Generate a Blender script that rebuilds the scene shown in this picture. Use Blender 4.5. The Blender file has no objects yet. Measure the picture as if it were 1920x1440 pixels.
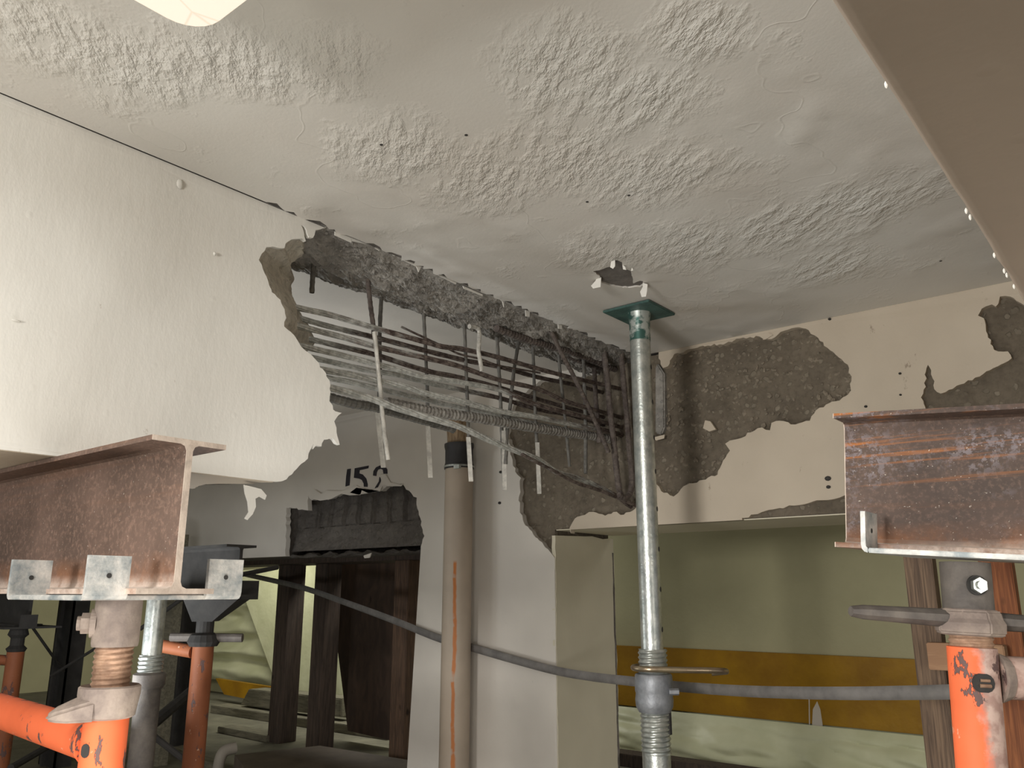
import bpy, bmesh, math, random
from mathutils import Vector, Matrix, noise
from mathutils.geometry import delaunay_2d_cdt
random.seed(7)
SC = bpy.context.scene
COL = SC.collection
F, PITCH, YAW = 1550.0, math.atan(390 / 1550.0), math.atan2(.632, .775)
CP, SP = math.cos(PITCH), math.sin(PITCH)
CY, SY = .775, .632

# ---------------------------------------------------------------- camera, world, lights, exposure
cam_d = bpy.data.cameras.new('camera'); cam = bpy.data.objects.new('camera', cam_d); COL.objects.link(cam)
cam_d.sensor_width = 36; cam_d.lens = F / 1920 * 36; cam_d.clip_start = .02
cam.location = (0, 0, 0); cam.rotation_euler = (math.pi / 2 + PITCH, 0, YAW)
SC.camera = cam
W = bpy.data.worlds.new('world'); SC.world = W; W.use_nodes = True
W.node_tree.nodes['Background'].inputs[0].default_value = (.93, .96, 1, 1)
W.node_tree.nodes['Background'].inputs[1].default_value = .38
def area(name, loc, target, sx, sy, power, color):
    d = bpy.data.lights.new(name, 'AREA'); d.shape = 'RECTANGLE'; d.size = sx; d.size_y = sy
    d.energy = power; d.color = color
    o = bpy.data.objects.new(name, d); COL.objects.link(o); o.location = loc
    o.rotation_euler = (Vector(target) - Vector(loc)).to_track_quat('-Z', 'Y').to_euler()
    return o
area('fixture_light', (-.60, -.25, .600), (-.60, -.25, -1), .30, 1.1, 6.8, (.94, .98, 1))
area('rear_fill', (-.42, -1.7, .15), (-1.0, 1.5, .25), .35, .35, 38, (1, .985, .955))  # unseen lamp added behind the camera as an even main light
area('low_ceiling_fill', (-.72, .45, -.52), (-1.15, 1.7, .70), .35, .35, 4.6, (1, .98, .94))  # unseen lamp added below the view to lift the ceiling
area('side_fill', (.85, .75, -.10), (-1.2, 1.3, .4), .35, .35, 5, (1, .95, .87))  # added off to the right, unseen, to brighten the fracture face
area('bay_ceiling_fill', (-2.4, .85, -.30), (-2.4, 1.0, .70), .4, .4, 10, (.92, .97, 1))  # unseen lamp added to brighten the next bay's ceiling
area('bay_wall_fill', (-4.9, 1.2, .15), (-6.7, 1.5, -.25), .4, .4, 13, (1, 1, .92))  # unseen lamp added only for the green wall at left
area('far_bay_fill', (-3.4, 3.05, .60), (-3.4, 3.1, -1), 1.2, .2, 13, (1, 1, .92))  # added out of view to brighten the space beyond the cross beam
area('far_corner_fill', (-4.5, 2.85, .45), (-5.4, 3.5, -.3), .3, .3, 5.5, (1, .99, .86))  # unseen lamp added to brighten the pleated sheet
area('far_bay_fill', (.4, 3.0, .60), (.3, 3.3, -1), 1.2, .2, 7.5, (1, .98, .93))  # second one added out of view, for the right background
SC.view_settings.view_transform = 'Standard'; SC.view_settings.look = 'None'
SC.view_settings.exposure = .22; SC.view_settings.gamma = 1
SC.view_settings.use_curve_mapping = False

# ---------------------------------------------------------------- geometry of the view: the lines of the photograph measured on real planes
def ray(px, py):
    a, b = (px - 960) / F, (720 - py) / F
    X, Y, Z = a, CP - b * SP, SP + b * CP
    return Vector((CY * X - SY * Y, SY * X + CY * Y, Z))
def on(px, py, x=None, y=None, z=None, d=None):
    r = ray(px, py)
    if x is not None: s = x / r.x
    elif y is not None: s = y / r.y
    elif z is not None: s = z / r.z
    else: s = d
    return r * s
def zat(py, x, y):
    Yh = -SY * x + CY * y; t = (720 - py) / F
    return Yh * (t * CP + SP) / (CP - t * SP)

# ---------------------------------------------------------------- mesh helpers
GT = None
class MB:
    def __init__(s): s.v = []; s.f = []
    def add(s, vs, fs):
        n = len(s.v); s.v += [Vector(v) for v in vs]; s.f += [tuple(i + n for i in f) for f in fs]
    def box(s, a, b, T=None):
        (x0, y0, z0), (x1, y1, z1) = a, b
        vs = [Vector((x, y, z)) for z in (z0, z1) for y in (y0, y1) for x in (x0, x1)]
        if T: vs = [T(v) for v in vs]
        s.add(vs, [(0, 2, 3, 1), (4, 5, 7, 6), (0, 1, 5, 4), (2, 6, 7, 3), (0, 4, 6, 2), (1, 3, 7, 5)])
    def sweep(s, path, rf, n=12, cap=True):
        """rf(i, angle, arclength) -> radius"""
        path = [Vector(p) for p in path]; m = len(path); base = len(s.v); L = 0
        up = None
        for i, p in enumerate(path):
            t = (path[min(i + 1, m - 1)] - path[max(i - 1, 0)]).normalized()
            if up is None: up = Vector((0, 0, 1)) if abs(t.z) < .9 else Vector((1, 0, 0))
            u = (up - t * up.dot(t)).normalized(); w = t.cross(u); up = u
            if i: L += (p - path[i - 1]).length
            for k in range(n):
                a = 2 * math.pi * k / n; r = rf(i, a, L)
                s.v.append(p + (u * math.cos(a) + w * math.sin(a)) * r)
        for i in range(m - 1):
            for k in range(n):
                a = base + i * n + k; b = base + i * n + (k + 1) % n
                s.f.append((a, b, b + n, a + n))
        if cap:
            s.f.append(tuple(base + k for k in range(n))[::-1]); s.f.append(tuple(base + (m - 1) * n + k for k in range(n)))
    def tube(s, path, r, n=12): s.sweep(path, (lambda i, a, L: r) if not callable(r) else r, n)
    def lathe(s, cx, cy, prof, n=28, T=None):
        base = len(s.v)
        for (r, z) in prof:
            for k in range(n):
                a = 2 * math.pi * k / n; v = Vector((cx + r * math.cos(a), cy + r * math.sin(a), z))
                s.v.append(T(v) if T else v)
        for i in range(len(prof) - 1):
            for k in range(n):
                a = base + i * n + k; b = base + i * n + (k + 1) % n
                s.f.append((a, b, b + n, a + n))
        if prof[0][0] > 1e-5: s.f.append(tuple(base + k for k in range(n))[::-1])
        if prof[-1][0] > 1e-5: s.f.append(tuple(base + (len(prof) - 1) * n + k for k in range(n)))
    def prism(s, pts, off):
        pts = [Vector(p) for p in pts]; n = len(pts); off = Vector(off)
        s.add(pts + [p + off for p in pts], [tuple(range(n))[::-1], tuple(range(n, 2 * n))] + [(i, (i + 1) % n, (i + 1) % n + n, i + n) for i in range(n)])
    def grid(s, nu, nv, fn):
        base = len(s.v)
        for j in range(nv + 1):
            for i in range(nu + 1): s.v.append(Vector(fn(i / nu, j / nv)))
        for j in range(nv):
            for i in range(nu):
                a = base + j * (nu + 1) + i; s.f.append((a, a + 1, a + nu + 2, a + nu + 1))
    def build(s, name, mat, parent=None, smooth=False, bevel=0, at=None):
        if GT: s.v = [GT(Vector(v)) for v in s.v]
        loc = Vector((0, 0, 0))
        if parent is not None:
            p = parent
            while p is not None: loc += p.location; p = p.parent
        else:
            if at is not None: loc = Vector(at)
            else:
                xs = [v.x for v in s.v]; ys = [v.y for v in s.v]; zs = [v.z for v in s.v]
                loc = Vector(((min(xs) + max(xs)) / 2, (min(ys) + max(ys)) / 2, min(zs)))
        me = bpy.data.meshes.new(name); me.from_pydata([v - loc for v in s.v], [], s.f)
        bm = bmesh.new(); bm.from_mesh(me); bmesh.ops.recalc_face_normals(bm, faces=bm.faces)
        if bevel:
            es = [e for e in bm.edges if len(e.link_faces) == 2 and e.calc_face_angle(0) > .6]
            bmesh.ops.bevel(bm, geom=es, offset=bevel, segments=2, affect='EDGES', clamp_overlap=True)
        bm.to_mesh(me); bm.free()
        o = bpy.data.objects.new(name, me); COL.objects.link(o)
        me.materials.append(mat)
        if smooth:
            me.polygons.foreach_set('use_smooth', [True] * len(me.polygons))
            try: me.set_sharp_from_angle(angle=math.radians(40))
            except Exception: pass
        if parent is not None: o.parent = parent
        else: o.location = loc
        return o
def thing(name, label, cat, loc, group=None):
    o = bpy.data.objects.new(name, None); COL.objects.link(o); o.location = loc; o.empty_display_size = .1
    o['label'] = label; o['category'] = cat
    if group: o['group'] = group
    return o
def tag(o, label, cat, group=None, kind=None):
    o['label'] = label; o['category'] = cat
    if group: o['group'] = group
    if kind: o['kind'] = kind
    return o
def struct(o, label=None):
    o['kind'] = 'structure'
    if label: o['label'] = label
    return o
def fbm(p, o=4, s=1.0): return noise.fractal(Vector(p) * s, 1.0, 2.0, o)

def jag(pts, seg=.012, amp=.35, seed=0):
    """break a torn polyline into small irregular steps"""
    rnd = random.Random(seed); out = []
    for a, b in zip(pts[:-1], pts[1:]):
        a = Vector(a); b = Vector(b); L = (b - a).length; n = max(1, int(L / seg)); d = (b - a) / n; nn = Vector((-d.y, d.x))
        out.append(a)
        for k in range(1, n): out.append(a + d * k + nn * rnd.uniform(-amp, amp) + d * rnd.uniform(-.25, .25))
    out.append(Vector(pts[-1]))
    return out
def inside(p, poly):
    x, y = p; c = False; j = len(poly) - 1
    for i in range(len(poly)):
        xi, yi = poly[i][0], poly[i][1]; xj, yj = poly[j][0], poly[j][1]
        if (yi > y) != (yj > y) and x < (xj - xi) * (y - yi) / (yj - yi) + xi: c = not c
        j = i
    return c
def skin(name, outline, holes, fn, thick, mat, parent, spacing=.05, lift=None, kind=None):
    """paint-and-plaster sheet with torn outlines: fn(u, v, w) -> point, w = depth behind the face"""
    vs = []; es = []
    for loop in [outline] + holes:
        n0 = len(vs); vs += [Vector((p[0], p[1])) for p in loop]; n = len(loop)
        es += [(n0 + i, n0 + (i + 1) % n) for i in range(n)]
    xs = [p[0] for p in outline]; ys = [p[1] for p in outline]
    x = min(xs) + spacing / 2
    while x < max(xs):
        y = min(ys) + spacing / 2
        while y < max(ys):
            q = (x + random.uniform(-.2, .2) * spacing, y + random.uniform(-.2, .2) * spacing)
            if inside(q, outline) and not any(inside(q, h) for h in holes): vs.append(Vector(q))
            y += spacing
        x += spacing
    ov, oe, of = delaunay_2d_cdt(vs, es, [], 0, 1e-6)[:3]
    tris = []
    for f in of:
        c = sum((ov[i] for i in f), Vector((0, 0))) / len(f)
        if inside(c, outline) and not any(inside(c, h) for h in holes): tris.append(tuple(f))
    cnt = {}
    for f in tris:
        for a, b in zip(f, f[1:] + f[:1]): cnt.setdefault((min(a, b), max(a, b)), []).append((a, b))
    mb = MB(); N = len(ov)
    for p in ov:
        w = lift(p.x, p.y) if lift else 0
        mb.v.append(Vector(fn(p.x, p.y, w)))
    for p in ov: mb.v.append(Vector(fn(p.x, p.y, thick)))
    mb.f += tris; mb.f += [tuple(i + N for i in f[::-1]) for f in tris]
    for k, l in cnt.items():
        if len(l) == 1: a, b = l[0]; mb.f.append((a, b, b + N, a + N))
    return mb.build(name, mat, parent, smooth=True)

# ---------------------------------------------------------------- materials
def lin(c): return tuple(((x / 255 + .055) / 1.055) ** 2.4 if x > 10 else x / 255 / 12.92 for x in c) + (1,)
class NT:
    def __init__(s, name, rough=.6, metal=0, spec=.5):
        s.m = bpy.data.materials.new(name); s.m.use_nodes = True; s.t = s.m.node_tree; s.b = s.t.nodes['Principled BSDF']
        s.b.inputs['Roughness'].default_value = rough; s.b.inputs['Metallic'].default_value = metal
        s.b.inputs['Specular IOR Level'].default_value = spec
        s.tc = s.t.nodes.new('ShaderNodeTexCoord')
    def n(s, ty, **k):
        x = s.t.nodes.new(ty)
        for a, v in k.items(): setattr(x, a, v)
        return x
    def l(s, a, b): s.t.links.new(a, b)
    def coord(s, scale=(1, 1, 1), loc=(0, 0, 0), rot=(0, 0, 0)):
        m = s.n('ShaderNodeMapping'); m.inputs['Scale'].default_value = scale; m.inputs['Location'].default_value = loc; m.inputs['Rotation'].default_value = rot
        g = s.n('ShaderNodeNewGeometry')
        s.l(g.outputs['Position'], m.inputs['Vector']); return m.outputs[0]
    def noise(s, sc, det=4, rough=.55, scale=(1, 1, 1), loc=(0, 0, 0), dist=0, rot=(0, 0, 0)):
        x = s.n('ShaderNodeTexNoise'); x.inputs['Scale'].default_value = sc; x.inputs['Detail'].default_value = det
        x.inputs['Roughness'].default_value = rough; x.inputs['Distortion'].default_value = dist
        s.l(s.coord(scale, loc, rot), x.inputs['Vector']); return x.outputs['Fac']
    def vor(s, sc, feature='F1', scale=(1, 1, 1), out='Distance'):
        x = s.n('ShaderNodeTexVoronoi'); x.feature = feature; x.inputs['Scale'].default_value = sc
        s.l(s.coord(scale), x.inputs['Vector']); return x.outputs[out]
    def ramp(s, fac, a, b, lo=0., hi=1.):
        x = s.n('ShaderNodeMapRange'); x.clamp = True
        for k, v in zip((1, 2, 3, 4), (a, b, lo, hi)): x.inputs[k].default_value = v
        s.l(fac, x.inputs[0]); return x.outputs[0]
    def mix(s, fac, a, b):
        x = s.n('ShaderNodeMix', data_type='RGBA')
        if hasattr(fac, 'node'): s.l(fac, x.inputs[0])
        else: x.inputs[0].default_value = fac
        for i, c in ((6, a), (7, b)):
            if hasattr(c, 'node'): s.l(c, x.inputs[i])
            else: x.inputs[i].default_value = lin(c)
        return x.outputs[2]
    def math(s, op, a, b=None):
        x = s.n('ShaderNodeMath', operation=op)
        for i, c in enumerate((a, b)):
            if c is None: continue
            if hasattr(c, 'node'): s.l(c, x.inputs[i])
            else: x.inputs[i].default_value = c
        return x.outputs[0]
    def axis(s, comp, geo='Position'):
        g = s.n('ShaderNodeNewGeometry'); x = s.n('ShaderNodeSeparateXYZ'); s.l(g.outputs[geo], x.inputs[0]); return x.outputs[comp]
    def color(s, c):
        if hasattr(c, 'node'): s.l(c, s.b.inputs['Base Color'])
        else: s.b.inputs['Base Color'].default_value = lin(c)
    def bump(s, h, dist, strength=1, prev=None):
        x = s.n('ShaderNodeBump'); x.inputs['Distance'].default_value = dist; x.inputs['Strength'].default_value = strength
        s.l(h, x.inputs['Height'])
        if prev is not None: s.l(prev, x.inputs['Normal'])
        s.l(x.outputs[0], s.b.inputs['Normal']); return x.outputs[0]

def paint_mat(name, c1, c2, scuff=(150, 135, 115), bump=.0012, dirt=.68):
    t = NT(name, .62, 0, .35)
    col = t.mix(t.ramp(t.noise(3, 3), .35, .65), c1, c2)
    col = t.mix(t.ramp(t.noise(26, 6, .7, scale=(1, 1, .6)), dirt, dirt + .06, 0, .75), col, scuff)
    t.color(col)
    b = t.bump(t.noise(75, 3, .6, scale=(1, 1, .5)), bump * .45)
    b = t.bump(t.noise(8, 2), .0015, 1, b)
    t.bump(t.ramp(t.vor(17), .0, .10, 1, 0), .0006, .5, b)
    return t.m
PAINT = paint_mat('cream_paint', (222, 219, 211), (214, 210, 201))
PAINT_OLD_DIM = paint_mat('aged_dimmed_cream_paint', (190, 177, 158), (176, 163, 145), (125, 108, 92), .0015, .64)  # aged cream, darkened so the colour carries the weaker light at right
PAINT_BAY = paint_mat('brightened_grey_wall_paint', (212, 205, 194), (200, 193, 183), (130, 122, 110), .001, .70)  # base raised so the colour carries the stronger light on the column
PAINT_GREEN = paint_mat('brightened_greenish_column_paint', (206, 198, 176), (194, 186, 165), (130, 124, 106), .001, .72)  # column side base raised too, in place of light reaching it
PAINT_SOF = paint_mat('shaded_soffit_paint', (172, 156, 140), (162, 147, 132), (110, 96, 84), .0006, .70)  # the beam's brown shade is put into this paint colour
ZC_ = .70
def ceiling_mat():
    t = NT('blistered_ceiling_paint', .52, 0, .4)
    g = t.n('ShaderNodeNewGeometry'); mask = None
    for px, py, rr in ((760, 290, .14), (900, 330, .15), (1060, 300, .15), (1220, 330, .15), (1060, 130, .13), (1180, 190, .13), (1140, 470, .13), (1300, 460, .16), (1480, 430, .18), (1600, 380, .15), (420, 110, .11), (250, 130, .13), (120, 70, .12), (1290, 60, .08), (1560, 500, .14), (600, 110, .10)):
        c = on(px, py, z=ZC_); vm = t.n('ShaderNodeVectorMath', operation='DISTANCE'); t.l(g.outputs['Position'], vm.inputs[0]); vm.inputs[1].default_value = c
        m = t.ramp(vm.outputs['Value'], rr * 1.15, rr * .35)
        mask = m if mask is None else t.math('MAXIMUM', mask, m)
    mask = t.ramp(t.math('ADD', mask, t.math('MULTIPLY', t.math('SUBTRACT', t.noise(7, 5, .7), .5), 2.2)), .15, 1.15)
    big = mask
    def along(sc, ku, kv, det=4, ro=.6):
        cx = t.n('ShaderNodeCombineXYZ')
        for i, (v, k) in enumerate((((.775, -.632, 0), ku), ((.632, .775, 0), kv))):
            d = t.n('ShaderNodeVectorMath', operation='DOT_PRODUCT'); t.l(g.outputs['Position'], d.inputs[0]); d.inputs[1].default_value = tuple(x * k for x in v); t.l(d.outputs['Value'], cx.inputs[i])
        x = t.n('ShaderNodeTexNoise'); x.inputs['Scale'].default_value = sc; x.inputs['Detail'].default_value = det; x.inputs['Roughness'].default_value = ro; t.l(cx.outputs[0], x.inputs['Vector']); return x.outputs['Fac']
    c = t.mix(t.ramp(t.noise(2, 3, loc=(5, 2, 0)), .35, .65), (212, 209, 202), (202, 196, 187))
    c = t.mix(t.ramp(t.noise(70, 4), .70, .76, 0, .35), c, (150, 142, 128))
    t.color(c)
    h = t.math('MULTIPLY', t.ramp(along(34, .55, 1.1), .40, .70), mask)
    b = t.bump(h, .0056, .9)
    h2 = t.math('MULTIPLY', along(90, .6, 1), t.ramp(mask, 0, 1, .15, 1))
    b = t.bump(h2, .0018, .8, b)
    b = t.bump(t.ramp(t.math('ABSOLUTE', t.math('SUBTRACT', t.noise(2.2, 4, .5, loc=(1, 5, 0)), .5)), 0, .004, 1, 0), .0008, .4, b)
    t.bump(t.noise(160, 2), .0003, .6, b)
    return t.m
CEIL = ceiling_mat()
def concrete_mat(name, c1, c2, stone, bump=.006, sc=36):
    t = NT(name, .9, 0, .2)
    v = t.vor(sc); vc = t.vor(sc, out='Color')
    nz = t.n('ShaderNodeTexNoise'); nz.inputs['Scale'].default_value = 60; nz.inputs['Detail'].default_value = 2; gg = t.n('ShaderNodeNewGeometry'); t.l(gg.outputs['Position'], nz.inputs['Vector'])
    vs_ = t.n('ShaderNodeVectorMath', operation='MULTIPLY_ADD'); t.l(nz.outputs['Color'], vs_.inputs[0]); vs_.inputs[1].default_value = (.016,) * 3; t.l(gg.outputs['Position'], vs_.inputs[2])
    for sk_ in (v, vc): t.l(vs_.outputs[0], sk_.node.inputs['Vector'])
    sep = t.n('ShaderNodeSeparateColor'); t.l(vc, sep.inputs[0])
    isst = t.math('MULTIPLY', t.ramp(v, .40, .30), t.ramp(sep.outputs[0], .50, .62))
    c = t.mix(t.ramp(t.noise(9, 5, .7), .35, .65), c1, c2)
    c = t.mix(t.ramp(t.noise(60, 5, .7), .45, .75, 0, .6), c, tuple(int(x * .62) for x in c1))
    c = t.mix(t.math('MULTIPLY', isst, .7), c, t.mix(sep.outputs[1], stone, tuple(int(x * .78) for x in stone)))
    t.color(c)
    b = t.bump(t.noise(30, 6, .75), bump)
    t.bump(isst, .003, .7, b)
    return t.m
CONC = concrete_mat('broken_concrete', (114, 104, 90), (96, 87, 75), (140, 130, 114), .003, 48)
CONC_L = concrete_mat('fresh_broken_concrete', (205, 198, 184), (178, 170, 156), (208, 202, 188), .006, 80)
CONC_D = concrete_mat('dark_concrete', (110, 104, 97), (92, 86, 81), (110, 104, 96), .006, 40)
CONC_T = concrete_mat('brown_rough_concrete', (158, 153, 145), (114, 110, 104), (160, 155, 148), .004, 90)
def rust_mat(name, base, hi, mill, mlo, z0, z1, sk=.85):
    t = NT(name, .6, .15, .4)
    c = t.mix(t.ramp(t.noise(7, 5, .65), .35, .65), base, tuple(int(x * .78) for x in base))
    c = t.mix(t.ramp(t.noise(150, 3, .7), .5, .7, 0, .45), c, tuple(int(x * 1.4) for x in base))
    z = t.axis(2)
    wob = t.math('ADD', z, t.math('MULTIPLY', t.noise(5, 3, scale=(1, 1, 0)), .03))
    low = t.math('MULTIPLY', t.ramp(wob, z0 + .075, z0 + .03), t.ramp(t.noise(14, 5, .7), .40, .6, .15, .9))
    c = t.mix(low, c, hi)
    st = t.math('MULTIPLY', t.ramp(t.noise(7, 5, .7, scale=(.25, 1, 10)), .54, .66), t.ramp(wob, z1 - .11, z1 - .02))
    c = t.mix(t.math('MULTIPLY', st, sk), c, hi)
    m = t.math('MULTIPLY', t.ramp(t.noise(110, 5, .75), .50, .56), t.ramp(t.noise(9, 4, .6, scale=(.6, 1, 1)), mlo, mlo + .12, 0, .6))
    c = t.mix(m, c, mill)
    c = t.mix(t.math('MULTIPLY', t.ramp(z, z0 + .034, z0 + .016), t.ramp(t.noise(45, 5, .7), .35, .6, .25, .95)), c, (212, 194, 180))
    c = t.mix(t.ramp(t.noise(260, 2), .70, .76, 0, .6), c, (215, 205, 190))
    c = t.mix(t.math('MULTIPLY', t.ramp(t.axis(2, 'Normal'), .3, .9), t.ramp(t.noise(30, 4), .25, .45, .5, 1)), c, (200, 186, 174))
    t.color(c); t.bump(t.noise(160, 4, .6), .0006); return t.m
RUST_L = rust_mat('rusted_steel_warm', (116, 94, 82), (160, 108, 72), (150, 138, 128), .70, -.01, .188, .12)
RUST_R = rust_mat('rusted_steel_with_mill_scale', (92, 74, 64), (160, 98, 46), (134, 126, 130), .50, .03, .225, 1.0)
def steel_edge_mat(name, c1, c2, sc=30, rough=.5, metal=.55, bump=.0006):
    t = NT(name, rough, metal, .5)
    c = t.mix(t.ramp(t.noise(sc, 5, .65), .35, .65), c1, c2)
    t.color(t.mix(t.ramp(t.noise(sc * .35, 4, .7), .58, .72, 0, .6), c, tuple(int(x * .6) for x in c1)))
    t.bump(t.noise(sc * 4, 3), bump); return t.m
GALV = steel_edge_mat('galvanised_steel', (205, 207, 200), (165, 170, 166), 40, .36, .8)
PLATE = steel_edge_mat('mottled_zinc_plate', (216, 212, 204), (138, 145, 146), 34, .5, .25)
CAST = steel_edge_mat('dusty_cast_steel', (172, 156, 142), (126, 112, 104), 18, .75, .15, .0015)
CAST_D = steel_edge_mat('grey_cast_steel', (120, 112, 104), (88, 82, 78), 18, .7, .2, .0012)
GREY_CAST = steel_edge_mat('grey_zinc_collar', (150, 152, 155), (122, 124, 128), 30, .5, .5)
DARK = steel_edge_mat('dark_steel', (58, 55, 52), (46, 44, 42), 20, .85, 0)
SCREW = steel_edge_mat('rusty_screw_steel', (184, 150, 124), (136, 106, 86), 40, .6, .4, .0008)
ROD = steel_edge_mat('yellow_zinc_rod', (176, 160, 132), (150, 130, 112), 20, .3, .85)
GREENPL = steel_edge_mat('green_painted_plate', (74, 104, 96), (54, 80, 76), 25, .5, .1, .001)
def neck_mat():
    t = NT('green_stained_galvanised_neck', .42, .6, .5); t.color(t.mix(t.ramp(t.noise(38, 4, .6), .44, .56), (190, 196, 190), (70, 104, 96))); return t.m
NECK = neck_mat()
def orange_mat(name, base=(224, 106, 64), dust=None):
    t = NT(name, .60, 0, .3)
    c = t.mix(t.ramp(t.noise(9, 3), .35, .65), base, tuple(min(255, int(x * 1.06 + 6)) for x in base))
    if dust is not None:
        g = t.n('ShaderNodeNewGeometry'); d = t.n('ShaderNodeVectorMath', operation='DOT_PRODUCT'); t.l(g.outputs['Position'], d.inputs[0]); d.inputs[1].default_value = (CY, SY, -.03)
        f = t.math('ADD', d.outputs['Value'], t.math('MULTIPLY', t.noise(34, 5, .7), .034))
        c = t.mix(t.ramp(f, dust, dust + .012, 0, .92), c, t.mix(t.ramp(t.noise(60, 4), .4, .6), (196, 176, 164), (160, 138, 128)))
    chip = t.noise(30, 5, .68, scale=(1, 1, .45), loc=(1, 2, .3))
    c = t.mix(t.ramp(chip, .592, .606), c, (104, 82, 78))
    c = t.mix(t.ramp(t.noise(45, 4, .7, loc=(4, 4, 1)), .66, .70, 0, .7), c, (225, 190, 165))
    t.color(c); t.bump(t.ramp(chip, .592, .606, 1, 0), .0008); return t.m
ORANGE = orange_mat('chipped_orange_paint')
ORANGE_R = orange_mat('chipped_orange_paint_dusty_side', dust=.572)
ORANGE_D = orange_mat('worn_dark_orange_paint', (146, 86, 56))
def strand_mat(name, shift):
    t = NT(name, .45, .3, .5)
    f = t.math('ADD', t.math('MULTIPLY', t.axis(1), .9), t.noise(9, 4, .7, scale=(3, 1, 6)))
    r = t.ramp(f, 1.55 + shift, 1.75 + shift)
    g = t.mix(t.ramp(t.noise(80, 3), .4, .6), (206, 206, 200), (168, 168, 162))
    ru = t.mix(t.ramp(t.noise(70, 5, .7), .42, .62), (66, 54, 50), (122, 110, 102))
    t.color(t.mix(r, g, ru)); t.bump(t.noise(250, 2), .0005)
    t.l(t.ramp(r, 0, 1, .35, .05), t.b.inputs['Metallic'])
    return t.m
STR_R = strand_mat('rusting_strand_wire', -.12); STR_M = strand_mat('half_rusted_strand_wire', .22); STR_B = strand_mat('bright_strand_wire', .55)
RB_D = steel_edge_mat('dark_rusted_bar', (72, 62, 58), (106, 96, 88), 60, .8, .15, .0015)
RB_L = steel_edge_mat('pale_bar', (196, 192, 182), (160, 156, 148), 60, .7, .3, .0008)  # pale tone for stirrup tips, hook and front leg
RB_P = steel_edge_mat('dusty_grey_bar', (162, 158, 150), (112, 106, 100), 60, .75, .2, .001)
RB_M = steel_edge_mat('grey_bar', (118, 114, 106), (90, 88, 84), 60, .7, .25, .0008)
def wood_mat(name, c1, c2, ax=(14, 14, 1.2)):
    t = NT(name, .75, 0, .3)
    w = t.noise(6, 4, .6, scale=ax, dist=.8)
    c = t.mix(t.ramp(w, .38, .62), c1, c2)
    c = t.mix(t.ramp(t.noise(7, 2, scale=(2, 2, 1)), .70, .76), c, tuple(int(x * .5) for x in c1))
    t.color(c); t.bump(w, .001); return t.m
WOOD_D = wood_mat('dark_post_wood', (84, 71, 62), (62, 53, 47)); WOOD_B = wood_mat('brown_post_wood', (108, 85, 68), (82, 66, 55))
WOOD_G = wood_mat('weathered_stud_wood', (126, 104, 84), (86, 70, 58), (26, 26, 1)); WOOD_O = wood_mat('orange_brown_stud_wood', (156, 98, 62), (116, 70, 46), (22, 22, 1))
PLY = wood_mat('brown_plywood', (84, 68, 57), (68, 56, 48), (3, 3, 1)); WOOD_P = wood_mat('pale_timber', (128, 122, 104), (100, 96, 82), (1.5, 12, 12))
BLOCK = wood_mat('pale_brown_wood_block', (172, 136, 104), (156, 120, 92), (2, 2, 8))
def plain(name, c1, c2=None, sc=8, rough=.7, bump=.001, metal=0, bs=60):
    t = NT(name, rough, metal, .35); t.color(t.mix(t.ramp(t.noise(sc, 4, .6), .35, .65), c1, c2 or c1)); t.bump(t.noise(bs, 3), bump); return t.m
GREENW = plain('pale_green_wall_paint', (176, 170, 134), (166, 160, 126), 3)
SHEET = plain('pale_green_sheeting', (204, 203, 170), (188, 188, 152), 4, .45, .006, 0, 9)
YELLOW = plain('yellow_board_paint', (160, 118, 12), (138, 98, 8), 6, .5)
FLOOR = plain('dusty_concrete_floor', (126, 122, 104), (100, 96, 82), 5, .85, .003)
RUBBER = plain('black_rubber_sleeve', (56, 54, 54), (44, 42, 42), 12, .45, .0008)
CABLE = plain('grey_flat_cable', (120, 116, 112), (96, 93, 90), 20, .6, .001)
BLACKP = plain('black_stencil_paint', (40, 38, 44), (52, 48, 52), 30, .8, .0003)
SLAB = plain('concrete_slab', (118, 112, 106), (100, 95, 90), 20, .9, .002)
def pipe_mat():
    t = NT('stained_pipe_paint', .55, 0, .4)
    c = t.mix(t.ramp(t.noise(5, 4), .35, .65), (176, 160, 142), (160, 146, 130))
    st = on(846, 1250, y=1.995)
    w = t.math('ADD', t.math('SUBTRACT', t.axis(0), st.x), t.math('MULTIPLY', t.math('SUBTRACT', t.noise(9, 3), .5), .02))
    line = t.math('MULTIPLY', t.ramp(t.math('ABSOLUTE', w), .003, .006, 1, 0), t.ramp(t.axis(2), .10, .09))
    line = t.math('MULTIPLY', line, t.ramp(t.noise(14, 3, loc=(3, 1, 5)), .36, .44))
    t.color(t.mix(line, c, (176, 106, 50))); t.bump(t.noise(40, 3), .0006); return t.m
PIPE = pipe_mat()
def fixture_mat():
    t = NT('crazed_white_diffuser', .5, 0, .4)
    v = t.vor(11, 'DISTANCE_TO_EDGE'); c = t.mix(t.ramp(v, 0, .02, .5, 0), (240, 228, 212), (200, 186, 168))
    t.color(c); t.l(c, t.b.inputs['Emission Color']); t.b.inputs['Emission Strength'].default_value = .46; return t.m
LENS = fixture_mat()

# ================================================================= STRUCTURE
ZC, ZB, XL, YB, ZF = .70, .188, -1.243, 2.131, -.71
XL2 = -1.44            # rear face of the left beam
XR = -.068             # near lower edge of the right beam
mb = MB(); mb.box((-7, -2, ZF - .15), (2.5, 4.2, ZF)); struct(mb.build('floor', FLOOR), 'dusty grey concrete floor under the shored bays')

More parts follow.
